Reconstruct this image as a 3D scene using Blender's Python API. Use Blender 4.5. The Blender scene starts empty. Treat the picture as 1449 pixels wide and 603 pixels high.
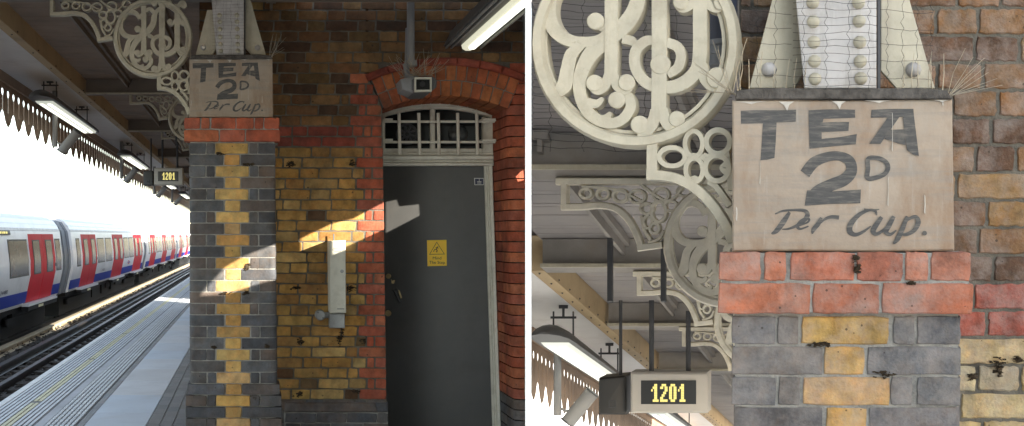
import bpy, bmesh, math, random
from mathutils import Vector, noise
from mathutils.geometry import tessellate_polygon
R_ = random.Random(7)
F = 1500.0; CX = 747.0; HY = 333.0; EYE = 1.55
scene = bpy.context.scene
COL = scene.collection

# ------------------------------------------------------------------ frames
class Frame:
    """a bay of the station: its platform axis vanishes at (vx, vy); d, s are its slopes in plan and height"""
    def __init__(s_, vx, vy=HY):
        s_.d = (vx - CX) / F; s_.s = -(vy - HY) / F; s_.D = Vector((s_.d, 1, s_.s)); s_.vx = vx
    def W(s_, u, Y, v): return Vector((u + s_.d * Y, Y, EYE + v + s_.s * Y))
def P(px, py, Y): return Vector(((px - CX) / F * Y, Y, EYE + (HY - py) / F * Y))
FL = Frame(357); FLC = Frame(357, 341); FR = Frame(1227); FRC = Frame(1227, 785)

# ------------------------------------------------------------------ mesh builder
class MB:
    def __init__(s): s.v = []; s.f = []; s.c = []; s.m = []
    def add(s, verts, faces, col=(1, 1, 1), m=0):
        b = len(s.v); s.v += [Vector(x) for x in verts]
        for f in faces: s.f.append(tuple(i + b for i in f)); s.c.append(col); s.m.append(m)
    def prismw(s, front, off, col=(1, 1, 1), m=0, bevel=0.0):
        """front = world points of the front outline, off = depth vector"""
        n = len(front); front = [Vector(p) for p in front]
        if bevel > 0:
            c = []
            nrm = off.normalized()
            area = Vector((0, 0, 0))
            for i in range(n): area += front[i].cross(front[(i + 1) % n])
            sg = 1 if area.dot(nrm) > 0 else -1
            for i in range(n):
                a, b_, d = front[i - 1], front[i], front[(i + 1) % n]
                e1 = (b_ - a).normalized(); e2 = (d - b_).normalized()
                n1 = nrm.cross(e1) * sg; n2 = nrm.cross(e2) * sg
                k = (n1 + n2); l = k.length
                k = k / l if l > 1e-6 else n1
                c.append(b_ + k * bevel / max(.4, k.dot(n1)))
            o1 = off.normalized() * min(bevel, off.length * .5)
            vs = c + [p + o1 for p in front] + [p + off for p in front]
            fs = [tuple(range(n))]
            for r in (0, 1):
                fs += [(r * n + i, r * n + (i + 1) % n, (r + 1) * n + (i + 1) % n, (r + 1) * n + i) for i in range(n)]
            fs.append(tuple(2 * n + i for i in reversed(range(n))))
        else:
            vs = front + [p + off for p in front]
            fs = [tuple(range(n))] + [(i, (i + 1) % n, n + (i + 1) % n, n + i) for i in range(n)] + [tuple(n + i for i in reversed(range(n)))]
        s.add(vs, fs, col, m)
    def prism(s, poly, Y, depth, fr=FL, col=(1, 1, 1), m=0, bevel=0.0):
        s.prismw([P(x, y, Y) for x, y in poly], fr.D * depth, col, m, bevel)
    def rect(s, x0, y0, x1, y1, Y, depth, fr=FL, col=(1, 1, 1), m=0, bevel=0.0):
        s.prism([(x0, y0), (x1, y0), (x1, y1), (x0, y1)], Y, depth, fr, col, m, bevel)
    def ubox(s, u0, u1, Y0, Y1, v0, v1, fr=FL, col=(1, 1, 1), m=0, bevel=0.0):
        """box in a bay's own axes: u across, Y along, v above the eye"""
        s.prismw([fr.W(u0, Y0, v0), fr.W(u1, Y0, v0), fr.W(u1, Y0, v1), fr.W(u0, Y0, v1)], fr.D * (Y1 - Y0), col, m, bevel)
    def disc(s, cx, cy, r, Y, depth, fr=FL, col=(1, 1, 1), m=0, bevel=0.0, n=20, ry=None):
        ry = ry or r
        s.prism([(cx + r * math.cos(2 * math.pi * i / n), cy + ry * math.sin(2 * math.pi * i / n)) for i in range(n)], Y, depth, fr, col, m, bevel)
    def tube(s, pts, r, n=6, col=(1, 1, 1), m=0, r2=None):
        pts = [Vector(p) for p in pts]; k = len(pts); vs = []
        for i, p in enumerate(pts):
            t = (pts[min(i + 1, k - 1)] - pts[max(i - 1, 0)]).normalized()
            a = t.cross(Vector((0, 0, 1)))
            if a.length < 1e-3: a = t.cross(Vector((1, 0, 0)))
            a.normalize(); b = t.cross(a)
            rr = r if r2 is None else r + (r2 - r) * i / (k - 1)
            for j in range(n):
                an = 2 * math.pi * j / n
                vs.append(p + a * math.cos(an) * rr + b * math.sin(an) * rr)
        fs = [(i * n + j, i * n + (j + 1) % n, (i + 1) * n + (j + 1) % n, (i + 1) * n + j) for i in range(k - 1) for j in range(n)]
        fs += [tuple(range(n)), tuple((k - 1) * n + j for j in reversed(range(n)))]
        s.add(vs, fs, col, m)
    def dome(s, c, r, h=None, n=10, axis=Vector((0, -1, 0)), col=(1, 1, 1), m=0):
        h = h or r; a = axis.cross(Vector((0, 0, 1))).normalized(); b = axis.cross(a); vs = []
        for k in range(4):
            t = k / 4 * math.pi / 2
            for j in range(n):
                an = 2 * math.pi * j / n
                vs.append(c + (a * math.cos(an) + b * math.sin(an)) * r * math.cos(t) + axis * h * math.sin(t))
        vs.append(c + axis * h)
        fs = [(k * n + j, k * n + (j + 1) % n, (k + 1) * n + (j + 1) % n, (k + 1) * n + j) for k in range(3) for j in range(n)]
        fs += [(3 * n + j, 3 * n + (j + 1) % n, 4 * n) for j in range(n)] + [tuple(reversed(range(n)))]
        s.add(vs, fs, col, m)
    def ribbon(s, pts, w, Y, depth, fr=FL, mp=None, closed=False, smooth=6, bev=.3, col=(1, 1, 1), m=0):
        """flat bar that follows a path in the picture plane of depth Y; w = width or list of widths (design units)"""
        if not isinstance(w, (list, tuple)): w = [w] * len(pts)
        p2, ww = spline(pts, w, smooth, closed)
        n = len(p2); rows = []
        D = fr.D * depth
        for i in range(n):
            a = p2[i - 1] if (closed or i > 0) else p2[i]
            b = p2[(i + 1) % n] if (closed or i < n - 1) else p2[i]
            tx, ty = b[0] - a[0], b[1] - a[1]; l = math.hypot(tx, ty) or 1
            nx, ny = -ty / l, tx / l; h = ww[i] / 2; x, y = p2[i]
            g = lambda k, dd: (P(*(mp(x + nx * k, y + ny * k) if mp else (x + nx * k, y + ny * k)), Y) + D * dd)
            rows.append([g(-h, 1), g(-h, .3), g(-h * (1 - bev), 0), g(h * (1 - bev), 0), g(h, .3), g(h, 1)])
        vs = [q for r in rows for q in r]; fs = []
        for i in range(n if closed else n - 1):
            j = (i + 1) % n
            for k in range(6): fs.append((i * 6 + k, i * 6 + (k + 1) % 6, j * 6 + (k + 1) % 6, j * 6 + k))
        if not closed: fs += [tuple(range(6)), tuple((n - 1) * 6 + k for k in reversed(range(6)))]
        s.add(vs, fs, col, m)
    def brick(s, x0, y0, x1, y1, Y, fr, col, depth=.05, jit=.0015, bev=.004, nseg=3, lean=None, m=0, rnd=0.0):
        """one brick: an uneven outline with worn arrises"""
        k = Y / F; j = jit / k; pts = []
        c = min(bev / k * 1.0, (y1 - y0) * .2)
        def edge(a, b, n):
            for i in range(n):
                t = i / n
                pts.append((a[0] + (b[0] - a[0]) * t + R_.uniform(-j, j), a[1] + (b[1] - a[1]) * t + R_.uniform(-j, j)))
        edge((x0 + c, y0), (x1 - c, y0), nseg); edge((x1, y0 + c), (x1, y1 - c), max(1, nseg // 2))
        edge((x1 - c, y1), (x0 + c, y1), nseg); edge((x0, y1 - c), (x0, y0 + c), max(1, nseg // 2))
        if lean: pts = [lean(x, y) for x, y in pts]
        s.prismw([P(x, y, Y) for x, y in pts], fr.D * depth, col, m, bev)
    def build(s, name, mats, parent=None, smooth=35):
        root = parent
        while root is not None and root.parent is not None: root = root.parent
        off = root.location if root is not None else Vector((0, 0, 0))
        me = bpy.data.meshes.new(name)
        me.from_pydata([v - off for v in s.v], [], s.f)
        if not isinstance(mats, (list, tuple)): mats = [mats]
        for m_ in mats: me.materials.append(m_)
        bm = bmesh.new(); bm.from_mesh(me)
        bmesh.ops.recalc_face_normals(bm, faces=bm.faces[:]); bm.to_mesh(me); bm.free()
        at = me.color_attributes.new('Col', 'FLOAT_COLOR', 'CORNER')
        i = 0; buf = [0.0] * (4 * len(me.loops))
        for p in me.polygons:
            p.material_index = s.m[p.index]; c = s.c[p.index]
            for li in p.loop_indices: buf[4 * li:4 * li + 4] = [c[0], c[1], c[2], 1]
        at.data.foreach_set('color', buf)
        if smooth:
            me.polygons.foreach_set('use_smooth', [True] * len(me.polygons)); me.set_sharp_from_angle(angle=math.radians(smooth))
        o = bpy.data.objects.new(name, me); COL.objects.link(o); o.parent = parent
        return o
def spline(pts, w, k, closed):
    n = len(pts)
    if k <= 1 or n < 3: return list(pts), list(w)
    out, ow = [], []
    for i in range(n if closed else n - 1):
        g = (lambda q: pts[q % n]) if closed else (lambda q: pts[max(0, min(n - 1, q))])
        gw = w[(i + 1) % n]
        p0, p1, p2, p3 = g(i - 1), g(i), g(i + 1), g(i + 2)
        for q in range(k):
            t = q / k; c = []
            for a in (0, 1):
                c.append(.5 * (2 * p1[a] + (p2[a] - p0[a]) * t + (2 * p0[a] - 5 * p1[a] + 4 * p2[a] - p3[a]) * t * t + (3 * p1[a] - p0[a] - 3 * p2[a] + p3[a]) * t ** 3))
            out.append(tuple(c)); ow.append(w[i] + (gw - w[i]) * t)
    if not closed: out.append(pts[-1]); ow.append(w[-1])
    return out, ow
def thing(name, label, cat, loc=(0, 0, 0), group=None):
    o = bpy.data.objects.new(name, None); o.empty_display_size = .2; COL.objects.link(o)
    o.location = loc; return tag(o, label, cat, group)
def tag(o, label, cat, group=None):
    o['label'] = label; o['category'] = cat
    if group: o['group'] = group
    return o
def struct(o, kind='structure'): o['kind'] = kind; return o
def dup(root, delta, label):
    r = root.copy(); COL.objects.link(r); r.location = root.location + Vector(delta); r['label'] = label
    for ch in list(root.children):
        c = ch.copy(); COL.objects.link(c); c.parent = r
        for g in ch.children: d = g.copy(); COL.objects.link(d); d.parent = c
    return r

# ------------------------------------------------------------------ materials
def mat(name, col=(.5, .5, .5), rough=.6, metal=0., var=.15, scale=6., bump=.0, bscale=60., attr=False, dirt=None, dscale=3., damt=.5, emit=None, estr=0., spec=.5, stretch=None, streaks=()):
    m = bpy.data.materials.new(name); m.use_nodes = True; nt = m.node_tree; N = nt.nodes; Lk = nt.links.new
    b = N['Principled BSDF']; b.inputs['Roughness'].default_value = rough; b.inputs['Metallic'].default_value = metal
    b.inputs['Specular IOR Level'].default_value = spec
    tc = N.new('ShaderNodeTexCoord'); mp = N.new('ShaderNodeMapping'); Lk(tc.outputs['Object'], mp.inputs['Vector'])
    if stretch: mp.inputs['Scale'].default_value = stretch
    if attr:
        src = N.new('ShaderNodeAttribute'); src.attribute_name = 'Col'; c0 = src.outputs['Color']
    else:
        src = N.new('ShaderNodeRGB'); src.outputs[0].default_value = (*col, 1); c0 = src.outputs[0]
    nz = N.new('ShaderNodeTexNoise'); nz.inputs['Scale'].default_value = scale; nz.inputs['Detail'].default_value = 8; nz.inputs['Roughness'].default_value = .65
    Lk(mp.outputs[0], nz.inputs['Vector'])
    mr = N.new('ShaderNodeMapRange'); mr.inputs['From Min'].default_value = .3; mr.inputs['From Max'].default_value = .7
    mr.inputs['To Min'].default_value = 1 - var; mr.inputs['To Max'].default_value = 1 + var; Lk(nz.outputs['Fac'], mr.inputs['Value'])
    mx = N.new('ShaderNodeVectorMath'); mx.operation = 'SCALE'; Lk(c0, mx.inputs[0]); Lk(mr.outputs[0], mx.inputs['Scale'])
    cout = mx.outputs[0]
    if dirt:
        n2 = N.new('ShaderNodeTexNoise'); n2.inputs['Scale'].default_value = dscale; n2.inputs['Detail'].default_value = 10; n2.inputs['Roughness'].default_value = .7
        Lk(mp.outputs[0], n2.inputs['Vector'])
        r2 = N.new('ShaderNodeMapRange'); r2.inputs['From Min'].default_value = .5; r2.inputs['From Max'].default_value = .68; r2.inputs['To Max'].default_value = damt
        Lk(n2.outputs['Fac'], r2.inputs['Value'])
        mm = N.new('ShaderNodeMix'); mm.data_type = 'RGBA'; Lk(r2.outputs[0], mm.inputs['Factor']); Lk(cout, mm.inputs['A']); mm.inputs['B'].default_value = (*dirt, 1)
        cout = mm.outputs['Result']
    for (scol, sscale, smap, lo, amt) in streaks:
        ms = N.new('ShaderNodeMapping'); ms.inputs['Scale'].default_value = smap; Lk(tc.outputs['Object'], ms.inputs['Vector'])
        ns = N.new('ShaderNodeTexNoise'); ns.inputs['Scale'].default_value = sscale; ns.inputs['Detail'].default_value = 9; ns.inputs['Roughness'].default_value = .68; Lk(ms.outputs[0], ns.inputs['Vector'])
        rs = N.new('ShaderNodeMapRange'); rs.inputs['From Min'].default_value = lo; rs.inputs['From Max'].default_value = lo + .16; rs.inputs['To Max'].default_value = amt; Lk(ns.outputs['Fac'], rs.inputs['Value'])
        mk = N.new('ShaderNodeMix'); mk.data_type = 'RGBA'; Lk(rs.outputs[0], mk.inputs['Factor']); Lk(cout, mk.inputs['A']); mk.inputs['B'].default_value = (*scol, 1); cout = mk.outputs['Result']
    Lk(cout, b.inputs['Base Color'])
    if bump:
        n3 = N.new('ShaderNodeTexNoise'); n3.inputs['Scale'].default_value = bscale; n3.inputs['Detail'].default_value = 6; Lk(mp.outputs[0], n3.inputs['Vector'])
        bp = N.new('ShaderNodeBump'); bp.inputs['Strength'].default_value = bump; bp.inputs['Distance'].default_value = .01
        Lk(n3.outputs['Fac'], bp.inputs['Height']); Lk(bp.outputs[0], b.inputs['Normal'])
    if emit: b.inputs['Emission Color'].default_value = (*emit, 1); b.inputs['Emission Strength'].default_value = estr
    return m
M = {}
def brick_mat(name, fine, bloom=False):
    m = mat(name, attr=True, rough=.8, var=.36, scale=13 * fine, bump=.4, bscale=70 * fine, dirt=(.035, .028, .022), dscale=3.5 * fine, damt=.5, spec=.25, streaks=[((.045, .038, .03), 3.2, (2.2, 2.2, .35), .55, .38), ((.42, .39, .34), 42 * fine, (1, 1, 1), .66, .45), ((.025, .02, .017), 55 * fine, (1, 1, 1), .655, .75)])
    nt = m.node_tree; N = nt.nodes; Lk = nt.links.new; b = N['Principled BSDF']
    old = b.inputs['Base Color'].links[0].from_socket
    tc = [n for n in N if n.type == 'TEX_COORD'][0]
    # warm and cool firing colours inside each brick
    nh = N.new('ShaderNodeTexNoise'); nh.inputs['Scale'].default_value = 11 * fine; nh.inputs['Detail'].default_value = 12; nh.inputs['Roughness'].default_value = .7; Lk(tc.outputs['Object'], nh.inputs['Vector'])
    rh = N.new('ShaderNodeMapRange'); rh.inputs['From Min'].default_value = .46; rh.inputs['From Max'].default_value = .66; rh.inputs['To Max'].default_value = .9; Lk(nh.outputs['Fac'], rh.inputs['Value'])
    vm = N.new('ShaderNodeVectorMath'); vm.operation = 'MULTIPLY'; Lk(old, vm.inputs[0]); vm.inputs[1].default_value = (1.14, .94, .78)
    mh = N.new('ShaderNodeMix'); mh.data_type = 'RGBA'; Lk(rh.outputs[0], mh.inputs['Factor']); Lk(old, mh.inputs['A']); Lk(vm.outputs[0], mh.inputs['B']); old = mh.outputs['Result']
    if bloom:   # pale salt bloom and mortar smears
        nb = N.new('ShaderNodeTexNoise'); nb.inputs['Scale'].default_value = 9; nb.inputs['Detail'].default_value = 12; nb.inputs['Roughness'].default_value = .72; Lk(tc.outputs['Object'], nb.inputs['Vector'])
        rb_ = N.new('ShaderNodeMapRange'); rb_.inputs['From Min'].default_value = .42; rb_.inputs['From Max'].default_value = .75; rb_.inputs['To Max'].default_value = .72; Lk(nb.outputs['Fac'], rb_.inputs['Value'])
        mb_ = N.new('ShaderNodeMix'); mb_.data_type = 'RGBA'; Lk(rb_.outputs[0], mb_.inputs['Factor']); Lk(old, mb_.inputs['A']); mb_.inputs['B'].default_value = (.36, .315, .28, 1); old = mb_.outputs['Result']
    # small burnt pits
    vo = N.new('ShaderNodeTexVoronoi'); vo.inputs['Scale'].default_value = 28 * fine; vo.inputs['Randomness'].default_value = 1
    Lk(tc.outputs['Object'], vo.inputs['Vector'])
    sp = N.new('ShaderNodeSeparateColor'); Lk(vo.outputs['Color'], sp.inputs[0])
    th = N.new('ShaderNodeMapRange'); th.inputs['From Min'].default_value = .75; th.inputs['From Max'].default_value = 1; th.inputs['To Max'].default_value = .2; Lk(sp.outputs[0], th.inputs['Value'])
    lt = N.new('ShaderNodeMath'); lt.operation = 'LESS_THAN'; Lk(vo.outputs['Distance'], lt.inputs[0]); Lk(th.outputs[0], lt.inputs[1])
    ml = N.new('ShaderNodeMath'); ml.operation = 'MULTIPLY'; Lk(lt.outputs[0], ml.inputs[0]); ml.inputs[1].default_value = .7
    mm = N.new('ShaderNodeMix'); mm.data_type = 'RGBA'; Lk(ml.outputs[0], mm.inputs['Factor']); Lk(old, mm.inputs['A']); mm.inputs['B'].default_value = (.03, .022, .018, 1)
    Lk(mm.outputs['Result'], b.inputs['Base Color'])
    return m
M['brick'] = brick_mat('brick', 1.0)
M['brick_near'] = brick_mat('brick_near', 1.9, True)
M['mortar'] = mat('mortar', (.30, .285, .255), .95, var=.3, scale=14, bump=.6, bscale=120, dirt=(.05, .045, .04), dscale=5, damt=.6, spec=.1)
M['brick2'] = mat('plain_brick', (.28, .17, .09), .9, var=.3, scale=6, bump=.3)
M['mortar_dark'] = mat('sooty_mortar', (.15, .135, .11), .95, var=.35, scale=10, bump=.6, bscale=120, dirt=(.04, .035, .03), dscale=3, damt=.7, spec=.1)
M['cream'] = mat('cream_paint', (.455, .415, .315), .5, var=.12, scale=12, bump=.2, bscale=45, dirt=(.20, .16, .11), dscale=7, damt=.45, streaks=[((.10, .07, .045), 30, (1, 1, 1), .655, .8), ((.36, .31, .23), 9, (3, 3, .6), .52, .5)])
M['cream_lit'] = mat('lit_cream_paint', (.72, .665, .54), .5, var=.12, scale=12, bump=.15, bscale=45, dirt=(.34, .28, .20), dscale=7, damt=.4)  # cream colour lightened to make up for shade on the farther brackets
M['white'] = mat('white_paint', (.72, .71, .68), .5, var=.08, scale=5, bump=.05, bscale=40, dirt=(.35, .31, .26), dscale=6, damt=.35)
M['joinery'] = mat('joinery_paint', (.80, .76, .65), .45, var=.08, scale=9, bump=.08, bscale=50, dirt=(.34, .27, .18), dscale=8, damt=.35)
M['board'] = mat('sign_board', (.35, .278, .21), .75, var=.2, scale=4, bump=.15, bscale=90, dirt=(.30, .285, .25), dscale=3.2, damt=.8, streaks=[((.25, .155, .09), 2.6, (2.2, 1, .9), .46, .75), ((.23, .21, .185), 5, (.6, 1, 9), .48, .55), ((.46, .44, .40), 7, (7, 1, .5), .60, .5), ((.13, .115, .10), 3, (1.5, 1, 1.2), .62, .5), ((.50, .47, .42), 38, (1, 1, 1), .70, .8)])
M['letter'] = mat('worn_black_paint', (.062, .060, .058), .7, var=.3, scale=30, dirt=(.28, .24, .19), dscale=30, damt=.55, stretch=(.5, 1, 4.5), streaks=[((.26, .22, .17), 9, (1, 1, 1), .56, .45), ((.12, .11, .10), 16, (.5, 1, 6), .48, .5)])
M['ledge'] = mat('sooty_ledge', (.10, .09, .08), .95, var=.5, scale=30, bump=.8, bscale=60, spec=.1)
M['stanchion'] = mat('stanchion_paint', (.47, .45, .435), .5, var=.14, scale=7, bump=.12, bscale=60, dirt=(.18, .15, .12), dscale=9, damt=.5, streaks=[((.13, .10, .08), 40, (1, 1, 1), .66, .8), ((.30, .28, .26), 8, (6, 1, .6), .5, .5)])
M['wire'] = mat('netting_wire', (.025, .023, .022), .8, var=.1)
M['rib'] = mat('rib_paint', (.74, .77, .80), .7, var=.15, scale=6)
M['spike'] = mat('spike_wire', (.40, .34, .25), .4, .3, var=.2, scale=30)
M['doorgrey'] = mat('door_paint', (.078, .077, .074), .42, var=.12, scale=3, bump=.06, bscale=14, dirt=(.10, .09, .075), dscale=2.5, damt=.4, streaks=[((.105, .098, .085), 5, (9, 1, .6), .56, .35), ((.14, .135, .125), 26, (1, 1, .35), .68, .6), ((.035, .034, .033), 1.2, (1, 1, 1), .52, .4)])
M['yellow'] = mat('sign_yellow', (.95, .60, .012), .4, var=.04)
M['black'] = mat('black', (.012, .012, .012), .45, var=.1)
M['glassdark'] = mat('dark_glass', (.012, .013, .014), .2, var=.2, scale=4, spec=.15)
M['steel'] = mat('galvanised_steel', (.36, .36, .35), .5, .5, var=.2, scale=14, bump=.1, bscale=50)
M['cabinet'] = mat('cabinet_paint', (.64, .61, .51), .5, var=.06, scale=9, dirt=(.3, .27, .2), dscale=10, damt=.3)
M['brass'] = mat('worn_brass', (.42, .32, .17), .4, .7, var=.2, scale=30)
M['darkpipe'] = mat('blue_black_pipe', (.045, .055, .085), .5, var=.15)
M['lampgrey'] = mat('lamp_housing', (.10, .102, .105), .45, .1, var=.12, scale=5)
M['diff'] = mat('lamp_diffuser', (.6, .6, .56), .4, var=.0, emit=(.95, 1, .86), estr=.13)
M['tube'] = mat('strip_diffuser', (.6, .6, .5), .4, var=.0, emit=(1, .97, .72), estr=.17)
M['tubelit'] = mat('lit_tube', (.7, .7, .66), .4, var=.0, emit=(1, .98, .84), estr=.5)
M['led'] = mat('amber_led', (.2, .15, .02), .5, var=.0, emit=(1, .86, .28), estr=.27)
M['dispcase'] = mat('display_case', (.42, .40, .365), .5, var=.06)
M['dispface'] = mat('display_face', (.016, .018, .02), .35, var=.1)
M['speaker'] = mat('horn_paint', (.26, .26, .26), .5, var=.1)
M['trainwhite'] = mat('carriage_paint', (.82, .83, .85), .35, var=.05, scale=2, dirt=(.40, .41, .42), dscale=1.2, damt=.3)
M['trainroof'] = mat('carriage_roof', (.70, .71, .72), .45, var=.06, scale=2)
M['red'] = mat('door_red', (.60, .008, .022), .5, var=.06, scale=2, spec=.15)
M['blue'] = mat('carriage_blue', (.018, .045, .36), .5, var=.08, scale=2, spec=.15)
M['glass'] = mat('carriage_glass', (.085, .07, .052), .25, var=.7, scale=1.1, spec=.12)
M['rubber'] = mat('gangway_rubber', (.20, .215, .24), .6, var=.1)
M['under'] = mat('underframe', (.008, .008, .008), .8, var=.4, scale=4)
M['railsteel'] = mat('rail_steel', (.055, .048, .042), .4, .5, var=.2, scale=3)
M['condrail'] = mat('conductor_rail', (.60, .50, .34), .55, var=.2, scale=3)
M['concrete'] = mat('concrete', (.58, .60, .63), .85, var=.14, scale=3, bump=.2, bscale=40, dirt=(.24, .24, .24), dscale=1.5, damt=.5)
M['slab'] = mat('paving_slab', (.40, .40, .40), .6, attr=True, var=.12, scale=3, bump=.15, bscale=60, dirt=(.34, .34, .34), dscale=1.5, damt=.45, streaks=[((.12, .12, .12), 9, (1, 1, 1), .67, .7)])
M['ballast'] = mat('ballast', (.085, .075, .065), .95, var=.6, scale=9, bump=1., bscale=9, dirt=(.05, .045, .04), dscale=5, damt=.6)
M['sleeper'] = mat('sleeper', (.07, .06, .05), .9, var=.4, scale=5)
M['ground'] = mat('ground', (.42, .41, .39), .9, var=.2, scale=.2, dirt=(.3, .29, .26), dscale=.05)
M['stripe'] = mat('white_line', (.78, .78, .76), .6, var=.12, scale=6)
M['yline'] = mat('yellow_line', (.70, .66, .42), .6, var=.15, scale=6)
M['dgrey'] = mat('dark_rib', (.15, .157, .17), .7, var=.2, scale=6)
M['tan'] = mat('tan_beam', (.47, .345, .195), .6, var=.12, scale=2, dirt=(.2, .14, .08), dscale=3, damt=.4)
M['soffit'] = mat('soffit_white', (.80, .79, .78), .35, var=.08, scale=2, dirt=(.35, .30, .26), dscale=2, damt=.4)
M['valance'] = mat('valance_brown', (.33, .23, .16), .6, var=.18, scale=3)
M['ceilmat'] = mat('ceiling_boards', (.27, .20, .15), .7, var=.2, scale=1.5, dirt=(.10, .08, .07), dscale=1.2, damt=.6)
M['girder'] = mat('girder_paint', (.20, .165, .135), .6, var=.2, scale=2, dirt=(.08, .065, .05), dscale=2, damt=.5)
M['ceil_lit'] = mat('lit_ceiling_boards', (.31, .29, .285), .7, var=.15, scale=3, dirt=(.32, .28, .25), dscale=3, damt=.5)  # lighter copy of the ceiling colour, standing for brighter light in the near bay
M['girder_lit'] = mat('lit_girder_paint', (.27, .25, .23), .6, var=.2, scale=4, dirt=(.26, .22, .18), dscale=5, damt=.5)  # girder colour lightened likewise, the near bay's light put into the paint
M['darkbar'] = mat('dark_bar', (.05, .052, .058), .6, var=.2)
M['signblue'] = mat('sticker_blue', (.012, .014, .06), .3, var=.05)
M['dividerwhite'] = mat('divider_white', (.86, .86, .85), .5, var=.02)
M['skywhite'] = mat('skyboard_white', (.86, .86, .86), .6, var=.03)
M['screen'] = mat('blocker_boards', (.16, .12, .09), .8, var=.2, scale=2)

def rgb(c, v=.18):
    k = 1 + R_.uniform(-v, v); h = R_.uniform(-.06, .06)
    return (max(.005, c[0] * k * (1 + h)), c[1] * k, max(.004, c[2] * k * (1 - h)))
YEL = [(.50, .305, .095), (.46, .27, .085), (.53, .34, .12), (.42, .24, .08), (.48, .30, .13)]
STOCK = [(.42, .245, .075), (.46, .28, .085), (.37, .21, .066), (.33, .18, .06), (.44, .29, .11), (.37, .235, .09), (.40, .22, .06)]
BROWN = [(.155, .08, .038), (.11, .062, .032), (.19, .105, .045), (.08, .046, .028), (.21, .125, .055), (.15, .088, .036)]
RED = [(.37, .10, .055), (.40, .115, .06), (.33, .088, .05), (.43, .14, .07), (.35, .105, .065)]
DRED = [(.24, .06, .04), (.28, .07, .045), (.20, .055, .04)]
BLUE = [(.112, .110, .112), (.135, .132, .132), (.090, .088, .092), (.150, .125, .112), (.120, .118, .124)]
pick = lambda l, v=.14: rgb(R_.choice(l), v)

# ------------------------------------------------------------------ design units of the tea-sign pillar (those of the near bay)
def mapL(u, v): return (268 + (u - 1036) / 2.65, 84 + (v - 142) / 2.6)
def mapR(u, v): return (u, v)
def leanL(x, y): return (x + max(0, (x - 255)) * 7.0e-5 * (y - 250), y)

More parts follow.
